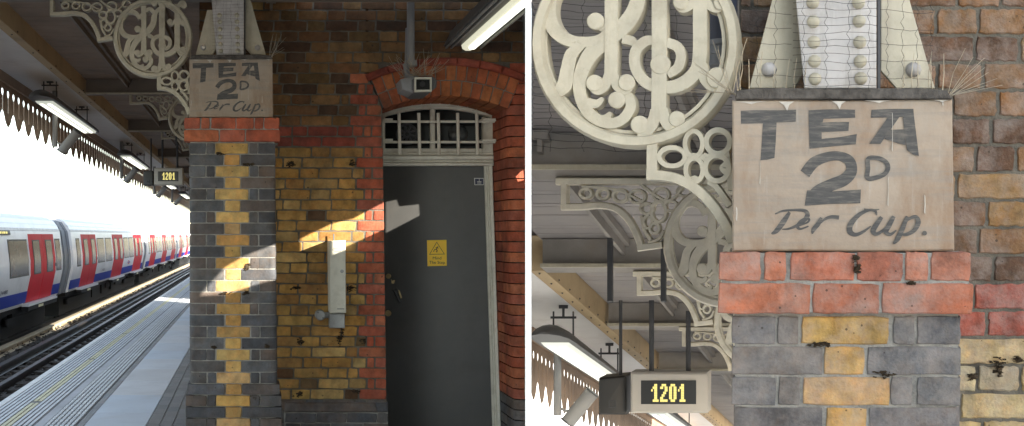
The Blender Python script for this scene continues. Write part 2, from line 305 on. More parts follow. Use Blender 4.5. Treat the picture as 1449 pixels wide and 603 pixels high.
# ================================================================== LEFT BAY
YP, YW = 6.9, 7.64       # pillar front, wall front
def pillar(mp, fr, Y, label, bmat, rows, vrow, leanf, plinth, scale, foot_z):
    t = thing('brick_pillar', label, 'pillar', (P(*mp(1198, 500), Y).x, Y, foot_z))
    px = lambda u: mp(u, 0)[0]
    s = MB()
    top = mp(0, vrow)[1]; k = Y / F
    ch = .0747 / k                   # course height in px
    bot = top + rows * ch
    L = leanf or (lambda x, y: (x, y))
    # mortar core
    x0, x1 = px(1036.5), px(1359.5)
    core = [L(x0 + .006 / k, top - 4), L(x1 - .006 / k, top - 4), L(x1 - .006 / k, bot), L(x0 + .006 / k, bot)]
    yr = top + 3 * ch
    s.prism([L(x0 + .006 / k, top - 4), L(x1 - .006 / k, top - 4), L(x1 - .006 / k, yr), L(x0 + .006 / k, yr)], Y + .0045, .40, fr, m=1)
    ring_lo, ring_hi = [], []
    cor = [(.0045 + .042 * (1 - math.sin(q / 5 * math.pi / 2)), .0045 + .042 * (1 - math.cos(q / 5 * math.pi / 2))) for q in range(6)]
    for yy, lst in ((bot, ring_lo), (yr, ring_hi)):
        a_, b_ = P(*L(x0, yy), Y), P(*L(x1, yy), Y); ux = (b_ - a_).normalized()
        lst.append(a_ + ux * .0045 + fr.D * .38)
        lst += [a_ + ux * i_ + fr.D * d_ for i_, d_ in reversed(cor[::-1])][::-1] if False else [a_ + ux * i_ + fr.D * d_ for i_, d_ in sorted(cor)]
        lst += [b_ - ux * i_ + fr.D * d_ for i_, d_ in sorted(cor, reverse=True)]
        lst.append(b_ - ux * .0045 + fr.D * .38)
    n_ = len(ring_lo)
    s.add(ring_lo + ring_hi, [tuple(range(n_)), tuple(n_ + q for q in reversed(range(n_)))] + [(q, (q + 1) % n_, n_ + (q + 1) % n_, n_ + q) for q in range(n_)], (1, 1, 1), 1)
    g = .0065 / k
    for r in range(rows):
        ya = top + r * ch + g * .5; yb = top + (r + 1) * ch - g * .5
        if r % 2 == 0: spans = [(1035, 1098, 0), (1101, 1131, 0), (1135, 1258, 1), (1262, 1292, 0), (1296, 1359, 0)]
        else: spans = [(1035, 1164, 0), (1168, 1225, 1), (1229, 1360, 0)]
        pw = 0
        if plinth and r >= plinth: pw = min(2, r - plinth + 1) * .012 / k
        n = len(spans)
        for i, (a, b, yl) in enumerate(spans):
            xa, xb = px(a), px(b)
            j = R_.uniform(-.004, .004) / k
            if i > 0: xa += j
            if i < n - 1: xb += j
            if i == 0: xa -= pw
            if i == n - 1: xb += pw
            col = pick(YEL) if yl else pick(BLUE)
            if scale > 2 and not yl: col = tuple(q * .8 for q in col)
            rounded = (i in (0, n - 1)) and r >= 3 and not pw
            if rounded:
                # bullnose corner brick: plan outline swept up
                rad = .045; left = i == 0
                pa = P(*L(xa, yb), Y); pb = P(*L(xb, yb), Y); pc = P(*L(xb, ya), Y); pd = P(*L(xa, ya), Y)
                plan = []
                w = (pb - pa).length
                D = fr.D
                for q in range(6):
                    an = q / 5 * math.pi / 2
                    plan.append((rad * (1 - math.sin(an)), rad * (1 - math.cos(an))))   # (inset from side, depth)
                plan.sort(key=lambda z: z[0])
                low, hi = [], []
                for (ins, dep) in plan:
                    tt = ins / w if left else 1 - ins / w
                    low.append(pa + (pb - pa) * tt + D * dep); hi.append(pd + (pc - pd) * tt + D * dep)
                inner_l, inner_h = (pb, pc) if left else (pa, pd)
                side_l, side_h = (pa, pd) if left else (pb, pc)
                low = [side_l + D * .2] + low + [inner_l, inner_l + D * .2]; hi = [side_h + D * .2] + hi + [inner_h, inner_h + D * .2]
                m_ = len(low)
                up = Vector((0, 0, .0025))
                # worn top and bottom arrises
                cen = sum(low, Vector()) / m_
                low2 = [p + (cen - p) * .012 for p in low]; hi2 = [p + (sum(hi, Vector()) / m_ - p) * .012 for p in hi]
                vs = [p for p in low2] + [p + up for p in low] + [p - up for p in hi] + [p for p in hi2]
                fs = [tuple(range(m_)), tuple(3 * m_ + q for q in reversed(range(m_)))]
                for lv in range(3): fs += [(lv * m_ + q, lv * m_ + (q + 1) % m_, (lv + 1) * m_ + (q + 1) % m_, (lv + 1) * m_ + q) for q in range(m_)]
                s.add(vs, fs, col, 0)
            else:
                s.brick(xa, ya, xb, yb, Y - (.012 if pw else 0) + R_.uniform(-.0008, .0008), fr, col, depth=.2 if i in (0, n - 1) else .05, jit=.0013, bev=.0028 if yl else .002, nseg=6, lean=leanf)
    s.build('shaft', [bmat, M['mortar']], t)
    # two corbelled courses of red brick
    c = MB()
    y0 = mp(0, 357)[1]; ym = mp(0, 400.5)[1]; y1 = mp(0, 444)[1]
    c.rect(px(1021), y0 + 1 / scale, px(1371), y1 - 2 / scale, Y - .0235, .36, fr, m=1)
    RN = RED if scale > 2 else [(.35, .125, .072), (.38, .135, .075), (.33, .115, .07), (.37, .145, .09)]
    for a, b in ((1017, 1076), (1081, 1112), (1118, 1209), (1212, 1277), (1281, 1313), (1317, 1373)):
        c.brick(px(a), y0, px(b), ym - .005 / k, Y - .028 + R_.uniform(-.001, .001), fr, pick(RN, .1), depth=.12, jit=.0016, bev=.003, nseg=8)
    for a, b in ((1016, 1146), (1150, 1244), (1248, 1377)):
        c.brick(px(a), ym + .001 / k, px(b), y1, Y - .028 + R_.uniform(-.001, .001), fr, pick(RN, .1), depth=.12, jit=.0015, bev=.003, nseg=9)
    c.build('red_brick_cap', [bmat, M['mortar']], t)
    return t

# lettering, outlines in pixels of a 2.319x enlargement whose corner is (1020,120)
def lt(x, y): return (1020 + x / 2.319, 120 + y / 2.319)
def tea_sign(mp, fr, Y, label, extra=None):
    t = thing('painted_sign', label, 'sign', P(*mp(1194, 357), Y))
    b = MB(); Yb = Y + .004
    b.prism([mp(1036, 142), mp(1100, 141), mp(1200, 142.5), mp(1290, 141), mp(1347.5, 140.5), mp(1350.5, 355), mp(1230, 356), mp(1120, 355.3), mp(1036, 356)], Yb, .30, fr, bevel=.004)
    b.build('panel', M['board'], t)
    rag = MB()   # bits of old mortar and flaked limewash on the edges
    mm = lambda x, y: mp(*lt(x, y))
    def word(name, polys, ribs, discs=()):
        w = MB(); n = 0
        for pl in polys:
            w.prism([mm(x, y) for x, y in pl], Yb - .0012 - n * .00012, .0009, fr); n += 1
        for pts, wd, cl in ribs:
            pts2 = [lt(x, y) for x, y in pts]
            w.ribbon(pts2, [q / 2.319 for q in wd] if isinstance(wd, list) else wd / 2.319, Yb - .0012 - n * .00012, .0009, fr, mp=mp, closed=cl, bev=.02); n += 1
        for x, y, r in discs:
            q = [mm(x + r * math.cos(a * .4), y + r * math.sin(a * .4)) for a in range(16)]
            w.prism(q, Yb - .0012 - n * .00012, .0009, fr); n += 1
        w.build(name, M['letter'], t)
    word('word_lettering', [
        [(65, 85), (120, 83), (185, 84), (247, 82), (246, 121), (183, 124), (180, 190), (176, 240), (152, 246), (130, 248), (134, 190), (138, 127), (66, 128)],
        [(288, 84), (365, 80), (440, 82), (441, 108), (337, 112), (334, 124), (380, 122), (421, 122), (419, 151), (331, 156), (331, 178), (390, 172), (446, 162), (443, 195), (370, 202), (291, 210)],
        [(495, 82), (565, 79), (632, 79), (634, 104), (565, 107), (493, 108)],
        [(549, 106), (586, 106), (524, 194), (487, 194)],
        [(597, 103), (634, 103), (650, 234), (630, 228), (611, 213)],
        [(551, 148), (604, 146), (607, 198), (575, 190), (538, 178)]], [])
    word('word_lettering', [[(283, 346), (365, 350), (460, 344), (458, 389), (370, 391), (275, 397)]],
        [([(276, 292), (305, 256), (345, 238), (388, 234), (422, 250), (428, 284), (404, 312), (360, 330), (320, 348), (298, 372)], [36, 36, 32, 30, 34, 38, 40, 40, 38, 40], False),
         ([(484, 243), (515, 241), (540, 252), (549, 272), (538, 292), (512, 304), (482, 306), (483, 275)], 15, True)])
    word('word_lettering', [],
        [([(226, 418), (205, 450), (182, 480), (166, 489)], [9, 19, 16, 5], False),
         ([(178, 424), (205, 414), (245, 411), (276, 414), (284, 430), (262, 455), (225, 472), (200, 474)], [4, 7, 8, 12, 16, 12, 7, 3], False),
         ([(259, 462), (284, 452), (290, 442), (280, 438), (262, 450), (252, 466), (262, 473), (288, 464)], [5, 6, 7, 8, 13, 12, 7, 4], False),
         ([(330, 436), (320, 456), (305, 474), (300, 489)], [9, 15, 15, 4], False),
         ([(318, 462), (340, 442), (362, 434), (388, 436)], [5, 8, 12, 14], False)])
    word('word_lettering', [],
        [([(512, 428), (506, 414), (484, 412), (452, 428), (426, 458), (424, 482), (442, 492), (468, 482), (492, 464)], [4, 9, 9, 14, 19, 19, 13, 9, 4], False),
         ([(470, 408), (495, 411), (520, 409)], [4, 8, 3], False),
         ([(528, 434), (510, 460), (500, 480), (512, 490), (540, 472), (560, 446)], [12, 17, 17, 12, 8, 6], False),
         ([(568, 432), (552, 462), (542, 482), (556, 491), (576, 478)], [12, 17, 16, 11, 4], False),
         ([(612, 432), (598, 468), (580, 506), (566, 522)], [10, 16, 17, 5], False),
         ([(596, 462), (618, 440), (640, 434), (648, 452), (634, 478), (606, 492), (586, 486)], [5, 9, 13, 17, 14, 11, 5], False)],
        [(669, 487, 7.5)])
    # pale scratches and runs
    n = 0
    for x, y0, y1, w in ((548, 300, 400, 3), (668, 360, 425, 5), (562, 90, 220, 3), (128, 250, 330, 2), (50, 400, 448, 6), (727, 52, 70, 5)):
        sc = MB(); sc.prism([mm(x, y0), mm(x + w * .6, y0 + 6), mm(x + w * .75, (y0 + y1) / 2), mm(x + w * .5, y1), mm(x - 1, y1 - 8), mm(x + 1, (y0 + y1) / 2)], Yb - .0022 - n * .0001, .0015, fr); n += 1; sc.build('paint_run', M['flake'], t)
    for x, y, w, h in ((190, 55, 50, 30), (365, 54, 45, 26), (40, 55, 110, 9), (470, 52, 90, 8), (700, 50, 50, 8)):
        sc = MB(); sc.prism([mm(x, y), mm(x + w, y), mm(x + w * .7, y + h * .35), mm(x + w * .55, y + h), mm(x + w * .35, y + h * .4)], Yb - .0022 - n * .0001, .0015, fr); n += 1; sc.build('flaked_paint', M['flake'], t)
    return t
M['flake'] = mat('flaked_paint', (.52, .48, .42), .8, var=.2, scale=30)

def stanchion(mp, fr, Y, label, scale):
    t = thing('steel_stanchion', label, 'steel column', P(*mp(1190, 126), Y + .05))
    b = MB(); b.prism([mp(1123 - 12, -160), mp(1240, -160), mp(1240, 125), mp(1138, 125)], Y + .015, .018, fr, bevel=.002); b.build('flange', M['stanchion'], t)
    g = MB(); g.prism([mp(1103, -40), mp(1125, -40), mp(1137, 102), mp(1124, 125), mp(1060, 125)], Y + .075, .016, fr, bevel=.002); g.build('gusset', M['cream'], t)
    g = MB(); g.prism([mp(1246, -135), mp(1250, -135), mp(1288, 4), mp(1323, 125), mp(1268, 125), mp(1246, 100)], Y + .075, .016, fr, bevel=.002); g.build('gusset', M['cream'], t)
    w = MB(); w.rect(*mp(1242, -160), *mp(1246, 125), Y + .034, .2, fr); w.build('web', M['darkbar'], t)
    for u, lst in ((1153, (-20, 4, 31, 60, 87, 112)), (1218, (-20, 4, 30, 60, 87, 111))):
        for v in lst:
            r = MB(); r.dome(P(*mp(u - (112 - v) * .03, v), Y + .0155), .0165, .017); r.build('rivet', M['cream'], t)
    for u in (1088, 1292):
        r = MB(); r.dome(P(*mp(u, 99), Y + .0755), .020, .022); r.build('bolt', M['stanchion'], t)
    l = MB()
    l.prism([mp(1042, 128), mp(1080, 124), mp(1190, 126), mp(1300, 124), mp(1340, 128), mp(1347, 139.5), mp(1040, 140.5)], Y - .006, .30, fr, bevel=.003); l.build('base_ledge', M['ledge'], t)
    return t

def spikes(Y, base, n, length, label, spread=(-1.3, 1.3), rad=.0011, name='bird_spikes', group=None, zrow=None):
    t = MB()
    for (a, b, cnt) in base:
        for i in range(cnt):
            p = a.lerp(b, (i + .5) / cnt) + Vector((R_.uniform(-.006, .006), R_.uniform(-.02, .01), 0))
            an = spread[0] + (spread[1] - spread[0]) * R_.random()
            l = length * R_.uniform(.7, 1.1)
            bx, by = R_.uniform(-.06, .06) * l, R_.uniform(-.25, .1) * l; t.tube([p, p + Vector((math.sin(an) * l * .5 + bx, by * .4, math.cos(an) * l * .5)), p + Vector((math.sin(an) * l, by, math.cos(an) * l))], rad, 4, r2=rad * .6)
        t.tube([a, b], rad * 2.2, 4)
    return tag(t.build(name, M['spike']), label, 'bird spikes', group)

# ---- scrolled iron bracket, one design for every bay
def bracket(mp, fr, Y, label, arm=True, col='cream', group=None, base=None):
    t = thing('iron_bracket', label, 'bracket', base if base is not None else P(*mp(1036, 346), Y), group)
    dp = .05
    r = MB()
    r.ribbon([(898 + 139 * math.cos(a * math.pi / 24), 61 + 139 * math.sin(a * math.pi / 24)) for a in range(48)], 20, Y, dp, fr, mp, True, 1, .45)
    r.ribbon([(898 + 126.5 * math.cos(a * math.pi / 24), 61 + 126.5 * math.sin(a * math.pi / 24)) for a in range(48)], 5.5, Y + .018, dp - .018, fr, mp, True, 1, .1)
    r.build('ring', M[col], t)
    q = lambda x, y: (740 + x / 2.7406, y / 2.7406)
    sc = MB(); k = [0]
    def rib(pts, w): sc.ribbon([q(*p) for p in pts], [x / 2.74 for x in w] if isinstance(w, list) else w / 2.74, Y + .006 + .00015 * k[0], dp - .012, fr, mp, False, 6, .10); k[0] += 1
    def dsc(x, y, rr): sc.disc(*mp(*q(x, y)), rr / 2.74 * abs(mp(1, 0)[0] - mp(0, 0)[0]), Y + .0050 - .0002 * (k[0] % 7), dp - .01, fr, bevel=.0025); k[0] += 1
    # stems with their curled feet and heads
    rib([(528, -190), (528, 0), (528, 250), (526, 440)], 64)
    rib([(512, 425), (505, 470), (478, 512), (445, 512)], [40, 52, 44, 34]); dsc(452, 484, 36)
    rib([(542, 420), (550, 462), (570, 494), (598, 492)], [40, 50, 42, 32]); dsc(596, 462, 32)
    rib([(512, -160), (500, -195), (470, -215), (448, -195)], [40, 48, 38, 28]); dsc(452, -178, 32)
    rib([(545, -160), (556, -195), (584, -215), (606, -195)], [40, 48, 38, 28]); dsc(604, -178, 32)
    rib([(342, -150), (342, 60), (342, 200), (340, 312)], 56)
    rib([(330, 290), (318, 330), (290, 352), (266, 340)], [36, 44, 36, 28]); dsc(276, 322, 33)
    rib([(352, 290), (364, 330), (390, 352), (418, 340)], [36, 44, 36, 28]); dsc(401, 320, 33)
    rib([(686, -170), (686, 60), (684, 230), (660, 290), (605, 330), (540, 338), (475, 318), (436, 262), (436, 200), (474, 160), (520, 156)], [60, 60, 60, 58, 56, 52, 48, 46, 46, 44, 34])
    rib([(556, 164), (596, 180), (612, 215), (600, 262), (560, 288)], [44, 42, 42, 42, 36]); dsc(532, 250, 40)
    rib([(690, 250), (706, 300), (735, 332), (775, 325)], [50, 54, 50, 36]); dsc(752, 302, 42)
    rib([(700, -140), (716, -175), (744, -190), (770, -170)], [40, 44, 38, 28]); dsc(752, -158, 32)
    rib([(672, -20), (650, 20), (618, 34), (598, 20)], [30, 36, 34, 28]); dsc(610, 8, 30)
    rib([(700, -20), (722, 20), (752, 34), (776, 20)], [30, 36, 34, 28]); dsc(768, 10, 30)
    # big swelling S scrolls
    rib([(280, 92), (318, 110), (314, 138), (270, 160), (190, 160), (130, 125), (100, 60), (108, -20), (150, -80), (215, -96), (270, -70), (300, -20)], [44, 40, 36, 42, 50, 58, 62, 62, 58, 52, 44, 40]); dsc(280, 82, 34)
    rib([(232, 168), (188, 210), (172, 270), (160, 330), (128, 362)], [36, 54, 58, 66, 44])
    rib([(452, -60), (440, 20), (400, 90), (330, 150), (262, 210), (224, 290), (222, 370), (256, 440), (318, 476), (378, 468), (416, 420), (408, 376), (372, 358)], [60, 66, 70, 72, 66, 58, 52, 50, 46, 44, 44, 42, 36]); dsc(362, 388, 33)
    rib([(248, 396), (284, 402), (310, 380)], [40, 36, 14]); rib([(282, 462), (318, 460), (340, 436)], [36, 36, 14])
    rib([(385, 150), (420, 158), (446, 184)], [40, 40, 16]); rib([(450, -60), (500, -120), (560, -130)], [50, 40, 20])
    rib([(300, -20), (320, -60), (400, -120), (460, -70)], [36, 36, 40, 40])
    sc.build('scrollwork', M[col], t)
    # corner spandrel below the ring
    c = MB(); q2 = lambda x, y: (740 + x / 2.7406, 200 + y / 2.7406)
    kk = [0]
    def r2(pts, w, sm=6, closed=False): c.ribbon([q2(*p) for p in pts], [x / 2.74 for x in w] if isinstance(w, list) else w / 2.74, Y + .004 + .0004 * kk[0], dp - .008, fr, mp, closed, sm, .16); kk[0] += 1
    r2([(500, -12), (500, 70), (499, 130)], 48, 1)
    r2([(478, 132), (530, 132), (600, 146), (672, 186), (735, 250), (786, 328), (812, 392)], 42)
    def ring(cx, cy, rx, ry, w=17, rot=0):
        pts = []
        for i in range(14):
            a = 2 * math.pi * i / 14; x, y = rx * math.cos(a), ry * math.sin(a)
            pts.append((cx + x * math.cos(rot) - y * math.sin(rot), cy + x * math.sin(rot) + y * math.cos(rot)))
        r2(pts, w, 2, True)
    ring(578, 60, 50, 36, 22); ring(662, 10, 34, 50, 21); ring(664, 112, 33, 46, 21); ring(752, 104, 46, 50, 24); ring(756, 2, 46, 46, 24)
    r2([(622, 60), (660, 60), (710, 60)], [22, 34, 22]); r2([(700, 50), (716, 62), (700, 78)], 20); r2([(706, 60), (738, 52), (770, 56), (800, 50)], [18, 22, 26, 22]); r2([(790, 84), (776, 104), (790, 124)], [22, 34, 22]); r2([(620, 30), (640, 60), (620, 94)], [10, 20, 10])
    r2([(715, 160), (742, 170), (770, 205), (800, 250)], [16, 26, 26, 30]); r2([(790, 60), (800, 120), (806, 190)], [26, 30, 26])
    r2([(640, 150), (664, 142), (690, 150)], [10, 22, 10])
    c.build('spandrel', M[col], t)
    if arm:
        a = MB(); kk[0] = 0
        def r3(pts, w, sm=6, closed=False): a.ribbon(pts, w, Y + .004 + .0004 * kk[0], dp - .008, fr, mp, closed, sm, .3); kk[0] += 1
        r3([(512, -26), (560, -27), (600, -30), (640, -22), (672, 8), (692, 48), (699, 74)], 17)
        r3([(690, 70), (748, 62)], 17, 1); r3([(519, -80), (519, -22)], 17, 1); r3([(500, -86), (1036, -86)], 18, 1)
        def rg(cx, cy, rx, ry, w=8):
            r3([(cx + rx * math.cos(2 * math.pi * i / 14), cy + ry * math.sin(2 * math.pi * i / 14)) for i in range(14)], w, 2, True)
        rg(740, -15, 17, 24, 9); r3([(690, -84), (760, -40), (800, -78)], 7); r3([(560, -74), (640, -66), (700, -40)], 6); rg(712, -22, 15, 12); rg(768, -28, 15, 12); rg(730, 24, 11, 12); rg(690, -50, 18, 15); rg(745, -54, 18, 15); rg(650, -52, 16, 14); rg(610, -56, 14, 12); rg(570, -57, 13, 11); rg(715, 10, 10, 14); rg(800, -62, 16, 12)
        r3([(700, -5), (708, 30), (722, 52)], 9); r3([(752, 30), (740, 50), (716, 58)], 8)
        a.build('arm', M[col], t)
    return t

pillar(mapL, FL, YP, 'blue and yellow brick pillar beside the platform with sun across its middle', M['brick'], 28, 449, leanL, 21, 2.65, 0)
tea_sign(mapL, FL, YP, 'smaller shaded TEA 2D per cup sign above the whole brick pillar beside the train')
stanchion(mapL, FL, YP, 'riveted white steel stanchion above the smaller TEA sign', 2.65)

# ---- the brick wall with the door
def arc(r, a, cx=631, cy=360): return (cx + r * math.sin(a), cy - r * math.cos(a))
A0 = math.asin(88 / 224)
def open_left(y):
    if y > 154: return 543 if y > 208 else 541.5
    if y > 104: return 543 - 22 * (154 - y) / 50
    if y > 82: return 631 - math.sqrt(279 ** 2 - (360 - y) ** 2)
    return None
def open_right(y):
    if y > 154: return 721
    if y > 104: return 721 + 20 * (154 - y) / 50
    if y > 82: return 631 + math.sqrt(279 ** 2 - (360 - y) ** 2)
    return None
def lean_w(x, y): return (min(x + max(0, x - 300) * 6e-5 * (y - 300), 748.6), y)
wall = thing('brick_wall', 'yellow stock brick wall with red brick door arch behind the smaller pillar', 'brick wall', (P(520, 0, YW).x, YW, 0))
CH = 14.9; DEP = .49
s = MB(); REDB = MB(); PL = MB()
k = YW / F
# mortar bed: left of the opening, above the arch, right of the opening
back = [(268, -40), (749, -40), (749, 100), (741, 104), (721, 154), (721, 700), (722, 700)]
s.prism([lean_w(*p) for p in [(282, -40), (521, -40), (521, 104), (543, 154), (543, 690), (282, 690)]], YW + .005, .35, m=1)
s.prism([(521, -40), (749, -40), (749, 100)] + [arc(278, A0 * (1 - 2 * i / 20)) for i in range(21)], YW + .005, .35, m=1)
s.prism([lean_w(*p) for p in [(745, 104), (749, 100), (749, 690), (730, 690), (730, 154)]], YW + .03, DEP - .03, m=1)
for c in range(-17, 32):
    ya, yb = 208 + c * CH + .8, 208 + (c + 1) * CH - .8; ym = (ya + yb) / 2
    if yb < -30: continue
    ol, orr = open_left(ym), open_right(ym)
    xe = ol if ol else 749
    band = c in (-2, -1)
    x = 268 - R_.uniform(0, 30) if c % 2 else 268 - R_.uniform(10, 40)
    zone = 'low' if c >= 0 else 'up'
    qs = 505 if c % 2 else 516.5       # where the red quoins start
    if c < -2: qs = (497 if c % 2 else 509)
    has_q = ol is not None and ym > 100
    end = qs if has_q else xe
    hd = c % 2
    while x < end - 1:
        w = (26 if hd else 45) if not band else (43 if c == -1 else 22 if hd else 44)
        w *= R_.uniform(.92, 1.08); hd = 1 - hd
        x2 = min(x + w, end - .9)
        if end - x2 < 11: x2 = end - .9
        if x2 > 288 and x2 - x > 3:
            if band: col = pick(DRED if x < 480 else RED)
            elif zone == 'low': col = pick(STOCK, .14) if R_.random() > .05 else pick(BROWN)
            else: col = pick(BROWN, .16) if R_.random() > .06 else pick(STOCK)
            if c >= 24: col = pick(BLUE)
            s.brick(max(x, 282), ya, x2 - .9, yb, YW + R_.uniform(-.002, .002), FL, col, .05, .0025, .004, 4, lean_w)
        x = x2 + .9
    if has_q:
        if c >= 24: segs = [(qs, xe, pick(BLUE))]
        elif c % 2: segs = [(qs, xe, pick(RED))]
        else: segs = [(qs, qs + 10, pick(RED)), (qs + 11.5, xe, pick(RED))]
        for a, b, col in segs: REDB.brick(a + .6, ya, b, yb, YW - .003, FL, col, .33, .0016, .004, 4, lean_w)
    if orr is not None:
        if orr < 748:
            for dd in (0, .25):
                col = pick(RED) if c < 24 else pick(BLUE)
                D0 = FL.D * dd
                pts = [P(*lean_w(*p), YW - .003) + D0 for p in ((orr, ya), (749, ya), (749, yb), (orr, yb))]
                # splayed, rounded jamb: front corner taken off
                f = [p.copy() for p in pts]
                if dd == 0:
                    vs = []
                    for p, top in ((ya, 1), (yb, 0)):
                        e0 = P(*lean_w(orr, p), YW - .003); far = P(*lean_w(749, p), YW - .003); w = (far - e0)
                        r = min(.06, w.length * .5); ux = w.normalized()
                        vs += [e0 + ux * r, e0 + ux * r * .45 + FL.D * r * .12, e0 + ux * r * .12 + FL.D * r * .45, e0 + FL.D * r, e0 + FL.D * .243, far + FL.D * .243, far]
                    n = 7
                    REDB.add(vs, [tuple(range(n)), tuple(n + q for q in reversed(range(n)))] + [(q, (q + 1) % n, n + (q + 1) % n, n + q) for q in range(n)], col)
                else: REDB.prismw(pts, FL.D * .24, col, 0, .003)
s.build('brickwork', [M['brick'], M['mortar_dark']], wall)
REDB.build('red_quoins', M['brick'], wall)
rb = MB(); rb.rect(500, 110, 746, 720, YW + DEP + .1, .03, FL); rb.build('dark_backing', M['darkbar'], wall)  # dark panel added behind the door to stop sky showing through gaps
ar = MB()
ar.prism([arc(226, A0 * (1 - 2 * i / 20)) for i in range(21)] + [arc(268, -A0 * (1 - 2 * i / 20)) for i in range(21)], YW + .006, .34, m=1)
for r0, r1, n in ((224, 245.5, 13), (247, 268, 14)):
    for i in range(n):
        a = -A0 + 2 * A0 * (i + .055) / n; b = -A0 + 2 * A0 * (i + .945) / n
        ar.prism([arc(r0, a), arc(r0, (a + b) / 2), arc(r0, b), arc(r1, b), arc(r1, (a + b) / 2), arc(r1, a)], YW - .004 + R_.uniform(-.001, .001), DEP - .03 if r0 == 224 else .1, FL, pick([(.40, .13, .055), (.44, .155, .06), (.37, .11, .05)], .12), bevel=.003)
ar.build('arch', [M['brick'], M['mortar']], wall)
hm = MB()
for i in range(7):
    a = -A0 * 1.04 + 2.08 * A0 * (i + .01) / 7; b = -A0 * 1.04 + 2.08 * A0 * (i + .99) / 7
    hm.prism([arc(269, a + (b - a) * q / 3) for q in range(4)] + [arc(279, b - (b - a) * q / 3) for q in range(4)], YW - .05, .1, FL, pick(DRED), bevel=.012)
hm.build('hood_moulding', M['brick'], wall)
# blue brick plinth with a weathered top
for x0, x1 in ((404, 531), (531.8, 549)):
    PL.prism([(x0, 570), (x1, 570), (x1 + (5 if x1 < 540 else 0), 584), (x0 - 2, 584)], YW - .02, .06, FL, pick(BLUE), bevel=.01)
for c in range(8):
    ya = 585 + c * 14.6; x = 402 - (c % 2) * 20
    while x < 549:
        x2 = min(x + 44 * R_.uniform(.95, 1.05), 549)
        if x2 > 404: PL.brick(max(x, 403) + .7, ya, x2, ya + 13.2, YW - .05, FL, pick(BLUE), .08, .0015, .004, 4)
        x = x2
PL.prism([(402, 584), (549, 584), (549, 700), (402, 700)], YW - .043, .07, m=1)
PL.build('plinth', [M['brick'], M['mortar']], wall)

# ---- door, frame, fanlight, bars
YD = YW + DEP
fr_ = thing('door_frame', 'cream painted door frame with arched top around the grey door', 'door frame', P(631, 603, YD) - Vector((0, 0, P(631, 603, YD).z)))
j = MB()
for i, (a, b) in enumerate(((0, 3.2), (3.6, 6.4), (6.8, 11.6))):
    j.prism([(685.5 + a, 232), (685.5 + b, 232), (701.5 + b - 1, 690), (701.5 + a - 1, 690)], YD - .02 - i * .018, .09, FL, bevel=.006)
j.build('jamb', M['joinery'], fr_)
j = MB(); j.prism([(530, 232), (541, 232), (545, 690), (534, 690)], YD - .03, .09, FL); j.build('jamb', M['joinery'], fr_)
j = MB()
for a, b, d in ((216, 219.5, .03), (220, 226, .055), (226.5, 230, .04), (230.4, 234.5, .06)): j.rect(528, a, 699, b, YD - d, .09, FL, bevel=.006)
j.build('transom', M['joinery'], fr_)
def arcp(r, x): return (x, 400 - math.sqrt(r * r - (x - 618) ** 2))
j = MB()
for r0, r1, d in ((246, 251, .02), (251.4, 256, .045), (256.4, 262, .06)):
    xs = [528 + i * 169 / 16 for i in range(17)]
    j.prism([arcp(r0, x) for x in xs] + [arcp(r1, x) for x in reversed(xs)], YD - d, .09, FL, bevel=.005)
j.prism([(684, 165), (698, 170), (698, 216), (684, 216)], YD - .035, .09, FL, bevel=.006)
j.prism([(528, 166), (545, 160), (545, 216), (528, 216)], YD - .035, .09, FL, bevel=.006)
j.build('arched_head', M['joinery'], fr_)
fan = thing('fanlight', 'dark arched fanlight with two round vents above the grey door', 'window', P(615, 216, YD))
g = MB(); g.prism([(530, 217), (690, 217), (690, 172)] + [arcp(247, 690 - i * 10) for i in range(17)], YD + .03, .02, FL); g.build('pane', M['glassdark'], fan)
g = MB(); g.rect(609, 153, 616, 216, YD - .005, .04, FL, bevel=.006); g.build('mullion', M['joinery'], fan)
g = MB(); g.rect(544, 210, 686, 216, YD - .008, .04, FL, bevel=.006); g.build('bottom_rail', M['joinery'], fan)
g = MB(); g.ribbon([(576 + 14 * math.cos(i * .449), 190 + 14 * math.sin(i * .449)) for i in range(14)], 3, YD + .01, .02, FL, None, True, 2)
for i in range(9):
    a = i * 2 * math.pi / 9; g.ribbon([(576 + 3 * math.cos(a), 190 + 3 * math.sin(a)), (576 + 13 * math.cos(a + .3), 190 + 13 * math.sin(a + .3))], 3.2, YD + .012, .012, FL, smooth=1)
g.build('ventilator', M['darkbar'], fan)
g = MB(); g.dome(P(648, 190, YD + .028), .078, .02, 20); g.build('round_vent', M['ventglass'] if 'ventglass' in M else M['glassvent'] if 'glassvent' in M else mat('vent_glass', (.05, .055, .055), .2, var=.8, scale=14, spec=.3), fan)
gr = thing('window_grille', 'cream iron bars in front of the arched fanlight', 'security bars', P(615, 218, YD - .1))
for y in (172, 201):
    g = MB(); g.rect(542, y - 1.6, 704, y + 1.6, YD - .11, .02, FL, bevel=.003); g.build('rail', M['joinery'], gr)
for x in (565, 593, 620.5, 648, 675):
    g = MB(); g.tube([P(x - .5, 160, YD - .125), P(x + .8, 219, YD - .125)], .0125, 8); g.build('bar', M['joinery'], gr)
for x0, x1 in ((543, 556), (683, 702)):
    for y in (169, 198): g = MB(); g.rect(x0, y - 1.5, x1, y + 2.0, YD - .135, .12, FL, bevel=.002); g.build('fixing_lug', M['joinery'], gr)

